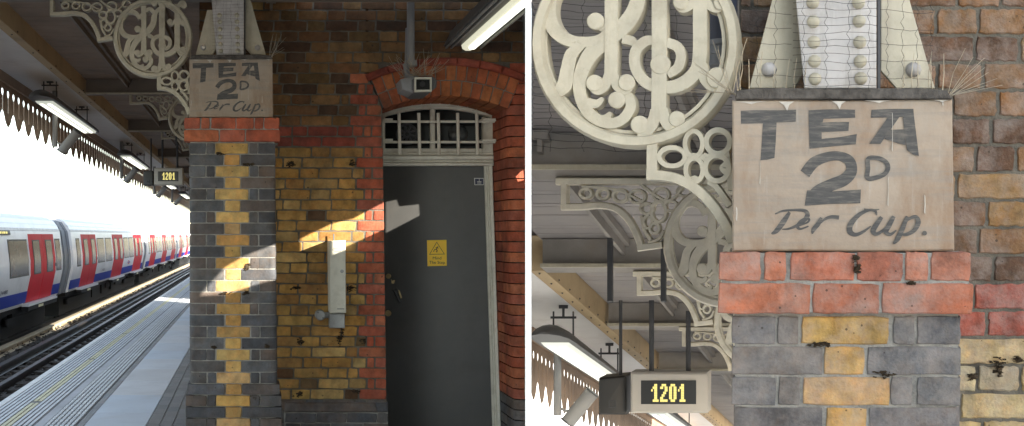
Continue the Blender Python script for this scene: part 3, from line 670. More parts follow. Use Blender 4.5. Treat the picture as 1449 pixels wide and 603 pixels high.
door = thing('grey_door', 'tall dark grey flush door with a yellow warning sign on it', 'door', P(615, 603, YD) - Vector((0, 0, P(615, 603, YD).z)))
d = MB(); d.prism([(530, 229), (687, 229), (703, 690), (530, 690)], YD + .012, .05, FL, bevel=.002); d.build('leaf', M['doorgrey'], door)
for x, y, r in ((550, 391, 3.6), (549.5, 443.5, 4.4)):
    d = MB(); d.disc(x, y, r, YD + .0, .02, FL, bevel=.004); d.build('lock', M['brass'], door)
d = MB(); d.ribbon([(558, 409), (567, 428)], 4.6, YD - .045, .025, FL, smooth=1); d.disc(559.5, 412, 2.5, YD - .03, .045, FL); d.build('handle', M['black'], door)
d = MB(); d.prism([(563.5, 410), (565.5, 411), (569, 421), (567, 423)], YD + .004, .008, FL); d.prism([(553.6, 395), (555, 397.5), (559, 396.5), (557.5, 401.5), (554.3, 401)], YD + .004, .008, FL); d.build('lock_plate', M['brass'], door)
sg = thing('warning_sign', 'yellow Mind The Step warning sign stuck on the grey door', 'sign', P(618, 377, YD))
d = MB(); d.prism([(604.3, 340), (631.8, 339.5), (632.3, 376.2), (605, 376.8)], YD + .008, .004, FL); d.build('plate', M['yellow'], sg)
d = MB(); d.ribbon([(618, 342.8), (628.8, 359.6), (607.9, 360)], 1.3, YD + .0065, .001, FL, None, True, 1, .02)
d.ribbon([(618.7, 350), (617.6, 353), (618.6, 355), (617.5, 357)], 1.1, YD + .0062, .001, FL); d.ribbon([(617.6, 353), (615, 353.3), (613.6, 356.3)], .9, YD + .0059, .001, FL)
d.ribbon([(616.3, 350.8), (618.6, 350.3), (620.3, 351.6)], .8, YD + .0056, .001, FL); d.disc(619.6, 349.4, .75, YD + .0053, .001, FL, n=8); d.build('pictogram', M['black'], sg)
def text(body, x, y, hpx, Y, material, parent, name='lettering', width=None, italic=0):
    cu = bpy.data.curves.new(name, 'FONT'); cu.body = body; cu.align_x = 'CENTER'; cu.size = hpx * 1.4 * Y / F; cu.extrude = .0005; cu.shear = italic
    o = bpy.data.objects.new(name, cu); COL.objects.link(o); dg = bpy.context.evaluated_depsgraph_get()
    me = bpy.data.meshes.new_from_object(o.evaluated_get(dg)); bpy.data.objects.remove(o)
    me.materials.clear(); me.materials.append(material)
    sx = 1
    if width:
        xs = [v.co.x for v in me.vertices]; sx = width * Y / F / (max(xs) - min(xs))
    root = parent
    p = P(x, y, Y)
    for v in me.vertices: v.co = Vector((v.co.x * sx, -v.co.z, v.co.y)) + p - root.location
    o = bpy.data.objects.new(name, me); COL.objects.link(o); o.parent = parent; return o
text('Mind', 618.4, 367.2, 4.2, YD + .007, M['black'], sg, width=12)
text('The Step', 618.6, 373.4, 4.2, YD + .007, M['black'], sg, width=22)
st = thing('door_sticker', 'small blue and white sticker high on the grey door', 'sticker', P(678, 262, YD))
d = MB(); d.prism([(671, 252), (684.6, 252), (685, 262), (671.5, 262)], YD + .0085, .003, FL); d.build('border', M['white'], st)
d = MB(); d.prism([(672, 253), (683.8, 253), (684.1, 261.1), (672.4, 261.1)], YD + .007, .001, FL); d.build('field', M['signblue'], st)
d = MB(); d.rect(677.8, 252.9, 678.5, 260.6, YD + .006, .0008, FL); d.rect(675.3, 256.8, 681.2, 257.5, YD + .0058, .0008, FL); d.rect(676, 257, 676.7, 260.6, YD + .0056, .0008, FL); d.rect(680, 257, 680.7, 260.6, YD + .0056, .0008, FL); d.build('emblem', M['white'], st)

# ---- cabinet, isolator box and conduit lid on the wall
cab = thing('wall_cabinet', 'tall narrow cream cabinet screwed to the yellow brick wall', 'cabinet', P(478, 443, YW))
d = MB(); d.prism([(463 + 3.5, 341), (489, 340), (489.8, 443), (464 + 3.5, 443.5)], YW - .235, .23, FL, bevel=.006); d.build('cover', M['cabinet'], cab)
d = MB(); d.disc(484, 384, 2.6, YW - .2375, .006, FL, n=14); d.disc(484, 384, 1.5, YW - .241, .005, FL, n=12); d.build('lock', M['steel'], cab)
d = MB(); d.tube([P(472, 331, YW - .05), P(472, 342, YW - .05)], .006); d.build('cable', M['black'], cab)
for y, w, x in ((351, 12, 478), (353.4, 16, 478.2), (355.6, 9, 478)):
    d = MB(); d.rect(x - w / 2, y, x + w / 2, y + .7, YW - .2365, .001, FL); d.build('small_print', M['lampgrey'], cab)
d = MB(); d.rect(477, 436.7, 487, 437.7, YW - .2365, .001, FL); d.build('small_print', M['darkbar'], cab)
iso = thing('junction_box', 'square galvanised junction box directly under the cream cabinet', 'electrical box', P(477, 465, YW))
d = MB(); d.rect(466.5, 444, 488, 464.5, YW - .12, .115, FL, bevel=.004); d.build('lid', M['steel'], iso)
for x, y in ((469, 447), (485.5, 447), (469, 462), (485.5, 462)):
    d = MB(); d.disc(x, y, .9, YW - .123, .004, FL, n=8); d.build('screw', M['steel'], iso)
con = thing('conduit_box', 'round steel conduit box left of the galvanised junction box', 'electrical box', P(453, 446, YW))
d = MB(); d.disc(453.5, 446.5, 7.3, YW - .10, .095, FL, bevel=.006); d.build('lid', M['steel'], con)
d = MB(); d.tube([P(460, 446, YW - .05), P(468, 445.5, YW - .05)], .022, 8); d.build('conduit', M['steel'], con)
for x, y in ((450, 442.5), (457, 450)):
    d = MB(); d.disc(x, y, 1, YW - .104, .006, FL, n=8); d.build('screw', M['darkbar'], con)

# ---- security camera with its spikes
cam = thing('security_camera', 'boxy security camera on a pipe above the door arch', 'camera', P(598, 131, YW - .4))
YC = YW - .42
d = MB(); d.prism([(583, 113), (590, 108), (613, 108), (619, 114), (618, 123), (610, 130), (590, 131), (583, 127)], YC, .36, FL, bevel=.012); d.build('housing', M['lampgrey'], cam)
d = MB(); d.prism([(567, 112), (584, 107.5), (588, 110), (585, 131), (570, 126)], YC + .02, .25, FL, bevel=.015); d.build('side_cover', M['speaker'], cam)
d = MB(); d.ribbon([(588, 110.5), (610, 110.5), (610, 128), (588, 128.5)], 4, YC - .03, .03, FL, None, True, 1); d.build('hood_rim', M['cabinet'], cam)
d = MB(); d.rect(589.5, 112, 608.5, 127, YC - .006, .004, FL); d.build('front_glass', M['glassdark'], cam)
d = MB(); d.disc(598, 119, 4, YC - .012, .006, FL, bevel=.002, n=16); d.build('lens', M['black'], cam)
d = MB(); d.tube([P(581, -20, YC + .3), P(581.5, 92, YC + .3)], .027, 12); d.tube([P(581.5, 86, YC + .3), P(582, 94, YC + .3)], .043, 12); d.tube([P(574, 92, YC + .26), P(577, 108, YC + .2), P(590, 111, YC + .18)], .022, 8); d.tube([P(575, 90, YC + .3), P(576, 40, YC + .33)], .012, 6); d.build('support_pipe', M['speaker'], cam)
spikes(YC + .1, [(P(580, 107, YC + .06), P(612, 107, YC + .06), 26), (P(566, 110, YC + .3), P(584, 105, YC + .2), 16)], 0, .17, 'thin wire bird spikes on top of the security camera', rad=.0016)

# ---- strip light hanging at the top right of the door bay
sl = thing('strip_light', 'long lit fluorescent strip light hanging above the door, near the added white divider', 'strip light', FL.W(1.5, 6.6, 1.3))
d = MB(); d.prismw([FL.W(u, 5.1, v) for u, v in ((1.36, 1.345), (1.64, 1.345), (1.60, 1.46), (1.42, 1.46))], FL.D * 2.45, bevel=.004); d.build('housing', M['lampgrey'], sl)
d = MB(); d.prismw([FL.W(u, 5.2, v) for u, v in ((1.475, 1.342), (1.482, 1.315), (1.505, 1.302), (1.54, 1.302), (1.558, 1.315), (1.565, 1.342))], FL.D * 2.28, bevel=.003); d.build('diffuser', M['tube'], sl)
d = MB(); d.prismw([FL.W(u, 5.3, v) for u, v in ((1.497, 1.3015), (1.55, 1.3015), (1.54, 1.288), (1.507, 1.288))], FL.D * 2.05, bevel=.003); d.build('lit_tube', M['tubelit'], sl)
for u in (1.375, 1.41, 1.62):
    d = MB(); d.ubox(u, u + .012, 5.1, 7.55, 1.328, 1.3425, FL); d.build('edge_trim', M['steel'], sl)

# ---- canopy, the same construction in both bays
def canopy(fr, Y0, Y1, label, girders, per, clip, ceil_to, bw, tie, ceilm='ceilmat', girm='girder'):
    t = thing('platform_canopy', label, 'canopy', fr.W(-1.85, max(Y0, clip(-1.85)), 1.6))
    def run(mb, u0, u1, v0, v1, ya=Y0, yb=Y1, **kw):
        a = max(ya, clip(u0)); mb.ubox(u0, u1, a, yb, v0, v1, fr, **kw)
    b = MB(); run(b, -1.90, -1.82, 1.60, 1.80, bevel=.004)
    b.build('edge_beam', M['tan'], t)
    b = MB(); y = max(Y0, clip(-1.85)) + .2
    while y < min(Y1, 30): b.dome(fr.W(-1.817, y, 1.617), .007, .008, 6, Vector((1, 0, 0))); b.dome(fr.W(-1.86, y, 1.599), .007, .008, 6, Vector((.02, 0, -1))); y += bw * 5
    b.build('bolt_row', M['darkbar'], t)
    b = MB(); cl = lambda u_: max(Y0, clip(u_))
    b.prismw([fr.W(-1.905, cl(-1.905), 1.64), fr.W(-1.905, Y1, 1.64), fr.W(-2.42, Y1, 1.64), fr.W(-2.42, cl(-2.42), 1.64)], Vector((0, 0, .03))); b.build('soffit', M['soffit'], t)
    b = MB(); y = Y0
    while y < Y1:
        uL = -1.815
        ym = y + bw
        if clip(uL) > y: uL = -fr.d * y + .012
        if uL < ceil_to(y) - .06: b.ubox(uL, ceil_to(y), y, y + bw * .95, 1.755 + R_.uniform(0, .004), 1.78, fr)
        y += bw
    b.build('ceiling', M[ceilm], t)
    b = MB(); b.prismw([fr.W(-1.79, cl(-1.79), 1.83), fr.W(-1.79, Y1, 1.83), fr.W(-2.46, Y1, 1.83), fr.W(-2.46, cl(-2.46), 1.83)], Vector((0, 0, .03))); b.build('roof_sheet', M[girm], t)
    for u in (-1.385, -.72, .1):
        a = max(Y0, clip(u))
        p = MB(); p.ubox(u, u + .07, a, Y1, 1.71, 1.753, fr, bevel=.004); p.ubox(u + .025, u + .045, a, Y1, 1.66, 1.709, fr); p.build('purlin', M[girm], t)
    for gy in girders:
        uL = -1.80
        while clip(uL) > gy: uL += .02
        g = MB(); g.ubox(uL, ceil_to(gy), gy - .02, gy + .02, 1.60, 1.752, fr); g.ubox(uL, ceil_to(gy), gy - .06, gy + .06, 1.585, 1.599, fr); g.build('girder', M[girm], t)
        g = MB(); g.ubox(uL, ceil_to(gy), gy - .068, gy - .061, 1.582, 1.602, fr); g.build('girder_flange', M['cream'], t)
    for u, gy in tie:
        g = MB(); g.ubox(u - .012, u + .012, gy, gy + .03, 1.28, 1.60, fr); g.build('hanger_bar', M['darkbar'], t)
    # valance: upright boards with pin-shaped slots and a scalloped foot
    vb = MB(); i = 0; y = max(Y0, clip(-2.4))
    u = -2.43
    while y < Y1:
        q = lambda a, v: fr.W(u, y + a * per, v)
        odd = i % 2
        def foot(a): # 0..1 along one cell; the tip of a tooth on one side, an open notch on the other
            tt = a if not odd else 1 - a
            return 1.13 + .05 * (tt / .45) ** 1.3 if tt < .45 else 1.18 + .10 * math.sin((tt - .45) / .55 * math.pi / 2)
        st_ = 1.46; hb = .21; h2 = .065
        lo_l, lo_r = (1.27, None) if not odd else (None, 1.27)
        pts = [q(0, 1.665), q(1, 1.665), q(1, st_ + .035), q(1 - hb * .7, st_ + .025), q(1 - hb, st_), q(1 - hb * .7, st_ - .025), q(1 - h2, st_ - .04)]
        if lo_r: pts += [q(1 - h2, lo_r), q(1, lo_r - .01)]; a1 = 1
        else: a1 = 1 - h2
        a0 = 0 if lo_l else h2
        pts += [q(a1 + (a0 - a1) * n / 8, foot(a1 + (a0 - a1) * n / 8)) for n in range(9)]
        if lo_l: pts += [q(0, lo_l - .01), q(h2, lo_l)]
        pts += [q(h2, st_ - .04), q(hb * .7, st_ - .025), q(hb, st_), q(hb * .7, st_ + .025), q(0, st_ + .035)]
        vb.prismw(pts, Vector((-.007, 0, 0)))
        y += per; i += 1
    vb.build('valance', M['valance'], t)
    b = MB(); run(b, -2.425, -2.40, 1.54, 1.638, bevel=.004); b.build('valance_rail', M['valance'], t)
    return t
canopy(FLC, -4, 42, 'long platform canopy with fretted valance above the platform beside the train', (6.98, 11.5, 15.4, 20.2, 25, 30), .24,
       lambda u: 0, lambda y: (.26 * y - .01 if y < 7.5 else .35), .16, [(-1.02, 14.2), (-.72, 14.2)])
bl = bracket(mapL, FL, YP + .08, 'whole cream iron scroll bracket with its arm, on the smaller pillar', group='platform side brackets')
dup(bl, FLC.D * 4.54, 'second cream scroll bracket under the train platform canopy, half hidden by the pillar')
dup(bl, FLC.D * 8.5, 'farthest scroll bracket under the train platform canopy, just above the clock display')

# ---- platform lamps, horn speakers, clock
def lamp(fr, u, Y0, Y1, v, w, label, group, hang, delta=None):
    t = thing('platform_lamp', label, 'lamp', fr.W(u, Y0, v), group)
    b = MB(); prof = [(math.cos(i * math.pi / 8), math.sin(i * math.pi / 8)) for i in range(9)]
    L = Y1 - Y0; secs = [(0, .25, .15), (.02, .7, .6), (.06, .95, .95), (.12, 1, 1.05), (.5, 1, .85), (.97, .92, .7), (1, .8, .5)]
    n = 9; vs = []
    for f, sw, sh in secs:
        for c, q in prof: vs.append(fr.W(u + c * w * sw, Y0 + f * L, v + q * w * .75 * sh))
    fs = [(i * n + q, i * n + q + 1, (i + 1) * n + q + 1, (i + 1) * n + q) for i in range(len(secs) - 1) for q in range(n - 1)]
    fs += [(i * n + n - 1, i * n, (i + 1) * n, (i + 1) * n + n - 1) for i in range(len(secs) - 1)]
    fs += [tuple(range(n)), tuple((len(secs) - 1) * n + q for q in reversed(range(n)))]
    b.add(vs, fs); b.build('housing', M['lampgrey'], t)
    d = MB(); d.prismw([fr.W(u - w * .72, Y0 + L * .11, v - .003), fr.W(u + w * .72, Y0 + L * .11, v - .003), fr.W(u + w * .6, Y0 + L * .12, v - .022), fr.W(u - w * .6, Y0 + L * .12, v - .022)], fr.D * L * .84); d.build('diffuser', M['diff'], t)
    for du in (-.32, .30):
        d = MB(); d.prismw([fr.W(u + w * (du - .16), Y0 + L * .13, v - .0235), fr.W(u + w * (du + .16), Y0 + L * .13, v - .0235), fr.W(u + w * (du + .08), Y0 + L * .13, v - .034), fr.W(u + w * (du - .08), Y0 + L * .13, v - .034)], fr.D * L * .80); d.build('lit_tube', M['tubelit'], t)
    for f in (.2, .78):
        h = MB(); yy = Y0 + f * L; tp = hang
        for du in (-.065, .065): h.tube([fr.W(u + du, yy, v + w * .5), fr.W(u + du, yy, v + .24)], .006, 5)
        h.tube([fr.W(u - .085, yy, v + .2), fr.W(u + .085, yy, v + .2)], .008, 5); h.tube([fr.W(u, yy, v + .2), fr.W(u, yy, tp)], .009, 5)
        h.tube([fr.W(u - .03, yy, tp - .005), fr.W(u + .03, yy, tp - .005)], .02, 5)
        h.build('hanger', M['darkbar'], t)
    return t
lm = lamp(FLC, -2.08, 10.2, 13.7, 1.40, .125, 'nearest lit platform lamp above the train, at the upper left', 'train platform lamps', 1.645)
dup(lm, FLC.D * 6.8, 'second lit platform lamp above the train, left of the clock display')
dup(lm, FLC.D * 14.5, 'third platform lamp, just below the clock display beside the smaller pillar')
dup(lm, FLC.D * 21, 'farthest platform lamp, touching the left edge of the smaller pillar')
def horn(fr, u, Y, v, sc, label, group):
    t = thing('loudspeaker', label, 'loudspeaker', fr.W(u, Y, v), group)
    b = MB(); W = lambda a, c: fr.W(u + a * sc, Y, v + c * sc)
    b.tube([W(.085, .10), W(-.085, -.11)], .052 * sc, 12); b.build('horn', M['speaker'], t)
    b = MB(); b.tube([W(.087, .102), W(.094, .11)], .056 * sc, 12); b.tube([W(-.085, -.11), W(-.09, -.117)], .058 * sc, 12); b.build('end_cap', M['lampgrey'], t)
    b = MB(); b.tube([W(-.16, .55), W(-.16, -.06)], .028 * sc, 8); b.tube([W(-.16, 0), W(-.10, -.03), W(-.05, -.02)], .01 * sc, 5); b.build('drop_pipe', M['speaker'], t)
    return t
h0 = horn(FLC, -2.0, 11.6, 1.09, 1, 'nearest grey tube loudspeaker below the nearest platform lamp', 'train platform loudspeakers')
dup(h0, FLC.D * 5.9, 'second grey tube loudspeaker, hanging by the second platform lamp')
dup(h0, FLC.D * 11.8, 'third grey tube loudspeaker, below the clock display')
dup(h0, FLC.D * 17, 'farthest grey tube loudspeaker, near the pillar edge above the train')

FONT5 = {'1': ['..11.', '.111.', '1.11.', '..11.', '..11.', '..11.', '.1111'], '2': ['.111.', '11.11', '...11', '..11.', '.11..', '11...', '11111'], '0': ['.111.', '11.11', '11.11', '11.11', '11.11', '11.11', '.111.']}
def clock(fr, box, face, led, Y, spk, poles, label, spl):
    t = thing('clock_display', label, 'display', P((box[0] + box[2]) / 2, box[3], Y))
    b = MB(); b.rect(*box, Y, .16, fr, bevel=.012); b.build('case', M['dispcase'], t)
    b = MB(); b.rect(*face, Y - .004, .003, fr); b.build('screen', M['dispface'], t)
    b = MB(); x0, y0, x1, y1 = led; cw = (x1 - x0) / 23; ch = (y1 - y0) / 7
    for i, c in enumerate('1201'):
        for r, row in enumerate(FONT5[c]):
            for q, z in enumerate(row):
                if z == '1': b.rect(x0 + (i * 6 + q) * cw, y0 + r * ch, x0 + (i * 6 + q + .92) * cw, y0 + (r + .92) * ch, Y - .006, .0018, fr)
    b.build('digits', M['led'], t)
    for (x, ya, yb) in poles:
        b = MB(); b.tube([P(x, ya, Y + .08), P(x, yb, Y + .08)], .016, 8); b.build('hanging_pole', M['darkbar'], t)
    s2 = thing('speaker_box', spl, 'loudspeaker', P((spk[0] + spk[2]) / 2, spk[3], Y + .05))
    b = MB(); x0, y0, x1, y1 = spk; b.prism([(x0, y0 + (y1 - y0) * .06), (x1 - 2, y0), (x1, y0 + 2), (x1, y1), (x0, y1)], Y + .05, .2, fr, bevel=.01); b.build('cabinet', M['black'], s2)
    b = MB(); cx, cy = (x0 + x1) / 2, y0 + (y1 - y0) * .72; w = (x1 - x0) * .12; b.ribbon([(cx - w, cy - w), (cx + w, cy - w), (cx + w, cy + w), (cx - w, cy + w)], w * .4, Y + .046, .004, fr, None, True, 1); b.build('badge', M['darkbar'], s2)
    b = MB(); b.tube([P(x1 - (x1 - x0) * .2, y0 + 1, Y + .15), P(x1 - (x1 - x0) * .2, poles[0][1], Y + .15)], .012, 6); b.build('bracket_pipe', M['darkbar'], s2)
    return t
clock(FL, (218, 237.5, 259, 262), (223.5, 242.5, 252.5, 256.5), (229.5, 244.3, 247.5, 254.5), 16, (203, 241, 216.5, 262.5), [(230, 196, 238), (251, 196, 238)],
      'small amber 1201 clock display hanging left of the smaller pillar', 'small black speaker box left of the smaller clock display')

# ---- platform, track, train
pf = MB(); gy0, gy1 = -6, 110
def strip(u0, u1, z, name, m, parent=None, ya=gy0, yb=gy1, th=.02, col=(1, 1, 1)):
    b = MB(); b.ubox(u0, u1, ya, yb, z - th - EYE, z - EYE, FL, col); return b.build(name, m, parent)
b = MB()
pts = [FL.W(-2.33, -6, -EYE), FL.W(-2.33, 110, -EYE), FL.W(.2, 110, -EYE), FL.W(.2, 8.2, -EYE), Vector((3.2, 8.2, 0)), Vector((6.6, -6, 0))]
b.prismw([p - Vector((0, 0, .012)) for p in pts], Vector((0, 0, -3)))
plat = struct(b.build('platform', M['concrete']))
strip(-2.345, -2.275, .0, 'edge_stripe', M['stripe'], plat, th=.05)
strip(-2.27, -1.78, -.004, 'ribbed_edging', M['dgrey'], plat)
b = MB()
for i in range(11):
    u = -2.262 + i * .0435
    if 4.5 <= i <= 6.5: continue
    b.ubox(u, u + .026, 2, 110, -EYE - .006, -EYE + .001, FL)
b.build('raised_rib', M['rib'], plat)
b = MB(); yy = 7.2
for i in (5, 6):
    u = -2.262 + i * .0435
    y = 6.5
    while y < 110:
        b.ubox(u, u + .031, y, y + 3.3, -EYE - .006, -EYE + .002, FL); y += 3.42
b.build('yellow_line', M['yline'], plat)
strip(-1.775, -1.70, 0, 'kerb_strip', M['concrete'], plat)
strip(-1.695, -1.44, -.003, 'tactile_paving', M['dgrey'], plat)
b = MB(); y = 6.5
while y < 45:
    for i in range(6):
        u = -1.69 + i * .042; b.ubox(u, u + .026, y, y + .09, -EYE - .008, -EYE + .004, FL)
    y += .13
b.build('tactile_blister', M['rib'], plat)
b = MB(); y = 2; i = 0
while y < 60: b.ubox(-1.43, -1.375, y, y + .29, -EYE - .01, -EYE, FL, rgb((.17, .175, .19), .15)); y += .3
b.build('border_bricks', M['slab'], plat)
b = MB(); y = 1.3
while y < 100:
    b.ubox(-1.37, -.87, y, y + .985, -EYE - .01, -EYE - R_.uniform(0, .002), FL, rgb((.62, .66, .72), .06)); y += 1.0
b.build('paving_slab', M['slab'], plat)
b = MB(); y = 1.3
while y < 45:
    for i in range(14):
        u = -.862 + i * .108; b.ubox(u + (0), u + .1, y + (i % 2) * .12, y + .235 + (i % 2) * .12, -EYE - .01, -EYE - R_.uniform(0, .002), FL, rgb((.16, .16, .17), .2))
    y += .24
b.build('paving_brick', M['slab'], plat)
struct(tag(MB().build('x', M['concrete']), 'x', 'x')) if False else None
b = MB(); b.ubox(-14, -2.34, -10, 320, -EYE - 1.9, -EYE - 1.02, FL); tb = struct(b.build('trackbed', M['ballast']))
bb = MB()
for i in range(5200):
    y = 14 * math.exp(R_.random() * 1.75); u = R_.uniform(-6.1, -3.6); r = R_.uniform(.03, .07)
    c = FL.W(u, y, -EYE - 1.02 + r * .3); vs = [c + Vector((R_.uniform(-r, r), R_.uniform(-r, r) * 1.6, R_.uniform(-.2, 1) * r)) for _ in range(5)]
    bb.add(vs, [(0, 1, 2), (0, 2, 3), (0, 3, 4), (1, 2, 4), (2, 3, 4), (0, 1, 4)], (1, 1, 1))
struct(bb.build('ballast_gravel', M['ballast'], smooth=0), 'stuff')
sl_ = MB(); y = 12
while y < 80: sl_.ubox(-5.0, -2.5, y, y + .3, -EYE - 1.03, -EYE - .97, FL); y += .75
struct(sl_.build('sleepers', M['sleeper']), 'stuff')
def rail(u, z, w, m, name, label, group, ya=4, yb=200):
    b = MB(); b.prismw([FL.W(u + a * w, ya, z - EYE + c) for a, c in ((-.5, 0), (.5, 0), (.55, -.03), (.15, -.05), (.15, -.13), (.9, -.15), (-.9, -.15), (-.15, -.13), (-.15, -.05), (-.55, -.03))], FL.D * (yb - ya))
    return tag(b.build(name, m), label, 'rail', group)
rail(-4.06, -.85, .09, M['railsteel'], 'running_rail', 'dark running rail nearest the platform edge', 'rails')
rail(-4.58, -.80, .12, M['railsteel'], 'conductor_rail', 'dark raised rail between the nearest rail and the train', 'rails')
rail(-5.40, -.86, .15, M['condrail'], 'conductor_rail', 'pale sunlit conductor rail close along the foot of the train', 'rails')
rail(-5.75, -.86, .08, M['railsteel'], 'running_rail', 'running rail directly under the near wheels of the train', 'rails')

train = thing('train', 'white train with red doors and blue stripe standing beyond the platform', 'train', FL.W(-5.9, 30, -EYE - .85))
def su(z):
    for (z0, u0), (z1, u1) in zip(PR, PR[1:]):
        if z0 <= z <= z1: return u0 + (u1 - u0) * (z - z0) / (z1 - z0)
    return PR[-1][1]
PR = [(-.12, -5.34), (0, -5.30), (.62, -5.17), (.95, -5.17), (1.62, -5.25), (1.80, -5.32)]
def yat(px): return 7800 / (357 - px)
def side(mb, Ya, Yb, za, zb, out, th, col=(1, 1, 1), rr=0, mid=True):
    """a panel lying on the carriage side"""
    zs = [za] + [z for z, _ in PR if za < z < zb] + [zb]
    fr_pts = [FL.W(su(z) + out, Ya, z - EYE) for z in zs] + [FL.W(su(z) + out, Yb, z - EYE) for z in reversed(zs)]
    n = len(zs); vs = fr_pts + [p + Vector((-th, 0, 0)) for p in fr_pts]; N = 2 * n
    fs = []
    for i in range(n - 1): fs += [(i, i + 1, N - 2 - i, N - 1 - i), (N + i, N + N - 1 - i, N + N - 2 - i, N + i + 1)]
    for i in range(N): fs.append((i, (i + 1) % N, N + (i + 1) % N, N + i))
    mb.add(vs, fs, col)
def carriage(Ya, Yb, doors, wins, logo=None, dest=None, num=None, dirt=0):
    # body shell
    c = MB(); prof = [(-5.36, -.1)] + [(su(z), z) for z in (0, .62, .95, 1.62, 1.80)] + [(-5.42, 1.93), (-5.62, 2.03), (-6.0, 2.09), (-6.5, 2.11), (-7.0, 2.09), (-7.4, 2.0), (-7.6, 1.8), (-7.7, .9), (-7.6, -.1)]
    c.prismw([FL.W(u, Ya, z - EYE) for u, z in prof], FL.D * (Yb - Ya)); body = c.build('carriage', M['trainwhite'], train)
    def pt(mb, name, m): return mb.build(name, m, body)
    r = MB(); r.prismw([FL.W(u, Ya - .01, z - EYE) for u, z in ((-5.33, 1.815), (-5.44, 1.945), (-5.63, 2.045), (-6.0, 2.105), (-6.5, 2.125), (-6.5, 2.0), (-5.5, 1.7))], FL.D * (Yb - Ya + .02)); pt(r, 'roof', M['trainroof'])
    g = MB(); side(g, Ya, Yb, 1.66, 1.72, .012, .02); pt(g, 'gutter', M['white'])
    ds = sorted(doors); cur = Ya
    for a, b_ in ds + [(Yb, Yb)]:
        bl_ = MB()
        if a - cur > .05: side(bl_, cur, a, -.02, .25, .006, .02); pt(bl_, 'blue_stripe', M['blue'])
        cur = b_
    for a, b_ in ds:
        m_ = (a + b_) / 2
        e = MB(); side(e, a - .09, b_ + .09, -.04, 1.62, -.004, .02); pt(e, 'door_surround', M['lampgrey'])
        for y0, y1 in ((a, m_ - .02), (m_ + .02, b_)):
            d = MB(); side(d, y0, y1, -.03, 1.58, .010, .03); pt(d, 'door', M['red'])
            w = MB(); L = y1 - y0; side(w, y0 + L * .22, y1 - L * .22, .62, 1.44, .014, .02); pt(w, 'door_seal', M['black'])
            w = MB(); side(w, y0 + L * .27, y1 - L * .27, .65, 1.41, .018, .02); pt(w, 'door_window', M['glass'])
        d = MB(); d.ubox(-5.33, -5.16, a - .25, b_ + .25, -.10 - EYE, -.045 - EYE, FL); pt(d, 'door_step', M['trainroof'])
        d = MB(); d.ubox(-5.33, -5.17, a - .25, b_ + .25, -.2 - EYE, -.105 - EYE, FL); pt(d, 'step_bracket', M['under'])
        d = MB(); side(d, b_ - .08, b_ + .02, .75, .83, .022, .01); pt(d, 'door_button', M['signblue'])
        d = MB(); d.ubox(-5.19, -5.165, a + .9, a + 1.5, -.185 - EYE, -.125 - EYE, FL); pt(d, 'step_marker', M['yline'])
    for a, b_ in wins:
        L = b_ - a
        w = MB(); side(w, a - .05, b_ + .05, .62, 1.46, .004, .02); pt(w, 'window_seal', M['black'])
        w = MB(); side(w, a, b_, .66, 1.42, .008, .02); pt(w, 'window', M['glass'])
    un = MB()
    y = Ya + .6
    while y < Yb - .8:
        l = R_.uniform(.6, 2.2); un.ubox(-5.55 + R_.uniform(-.1, .05), -6.6, y, min(y + l, Yb - .3), -R_.uniform(.42, .62) - EYE, -.12 - EYE, FL); y += l + R_.uniform(.05, .6)
    un.ubox(-5.42, -7.4, Ya + .1, Yb - .1, -.22 - EYE, -.105 - EYE, FL); un.ubox(-5.62, -7.2, Ya + .2, Yb - .2, -.80 - EYE, -.2 - EYE, FL); pt(un, 'underframe', M['under'])
    for yb_ in (Ya + 1.6, Ya + 4.2, Yb - 4.4, Yb - 1.8):
        w = MB(); pts = [FL.W(-5.66, yb_ + .42 * 1.6 * math.cos(i * .524), -.53 - EYE + .32 * math.sin(i * .524)) for i in range(12)]; w.prismw(pts, Vector((-.12, 0, 0)), bevel=.02); pt(w, 'wheel', M['railsteel'])
    for yb_ in (Ya + 2.9, Yb - 3.1):
        w = MB(); w.ubox(-5.60, -5.48, yb_ - 2.1, yb_ + 2.1, -.5 - EYE, -.33 - EYE, FL, bevel=.03); pt(w, 'bogie_frame', M['under'])
    if dest:
        d = MB(); side(d, dest[0], dest[1], 1.56, 1.655, .02, .03); pt(d, 'destination_screen', M['black'])
        d = MB(); y = dest[0] + .3
        while y < dest[1] - .4:
            l = R_.uniform(.08, .22); side(d, y, y + l, 1.585, 1.63, .024, .003); y += l + .06
        pt(d, 'amber_dots', M['led'])
    if logo:
        y, z = logo
        d = MB(); d.prismw([FL.W(su(z) + .016, y + .3 * math.cos(i * .524), z - EYE + .085 * math.sin(i * .524)) for i in range(12)], Vector((-.006, 0, 0))); d2 = d; pt(d, 'roundel_ring', M['red'])
        d = MB(); d.prismw([FL.W(su(z) + .020, y + .17 * math.cos(i * .524), z - EYE + .05 * math.sin(i * .524)) for i in range(12)], Vector((-.003, 0, 0))); pt(d, 'roundel_centre', M['trainwhite'])
        d = MB(); side(d, y - .42, y + .42, z - .02, z + .02, .024, .003); pt(d, 'roundel_bar', M['blue'])
    if num:
        cu = bpy.data.curves.new('fleet_number', 'FONT'); cu.body = num[0]; cu.size = .12; o = bpy.data.objects.new('n', cu); COL.objects.link(o)
        me = bpy.data.meshes.new_from_object(o.evaluated_get(bpy.context.evaluated_depsgraph_get())); bpy.data.objects.remove(o); me.materials.clear(); me.materials.append(M['signblue'])
        z = num[2]
        for v in me.vertices: v.co = FL.W(su(z + v.co.y) + .008, num[1] + v.co.x * 2.3, z + v.co.y - EYE) - train.location
        o = bpy.data.objects.new('fleet_number', me); COL.objects.link(o); o.parent = body
    return body
W_ = lambda a, b: (yat(a), yat(b))
carriage(13, 28.9, [W_(41.5, 76.5), (17, 20.2)], [W_(12.5, 38.5), W_(78.5, 85)], dest=(21.0, 22.9), num=('24480', 21.95, .30))
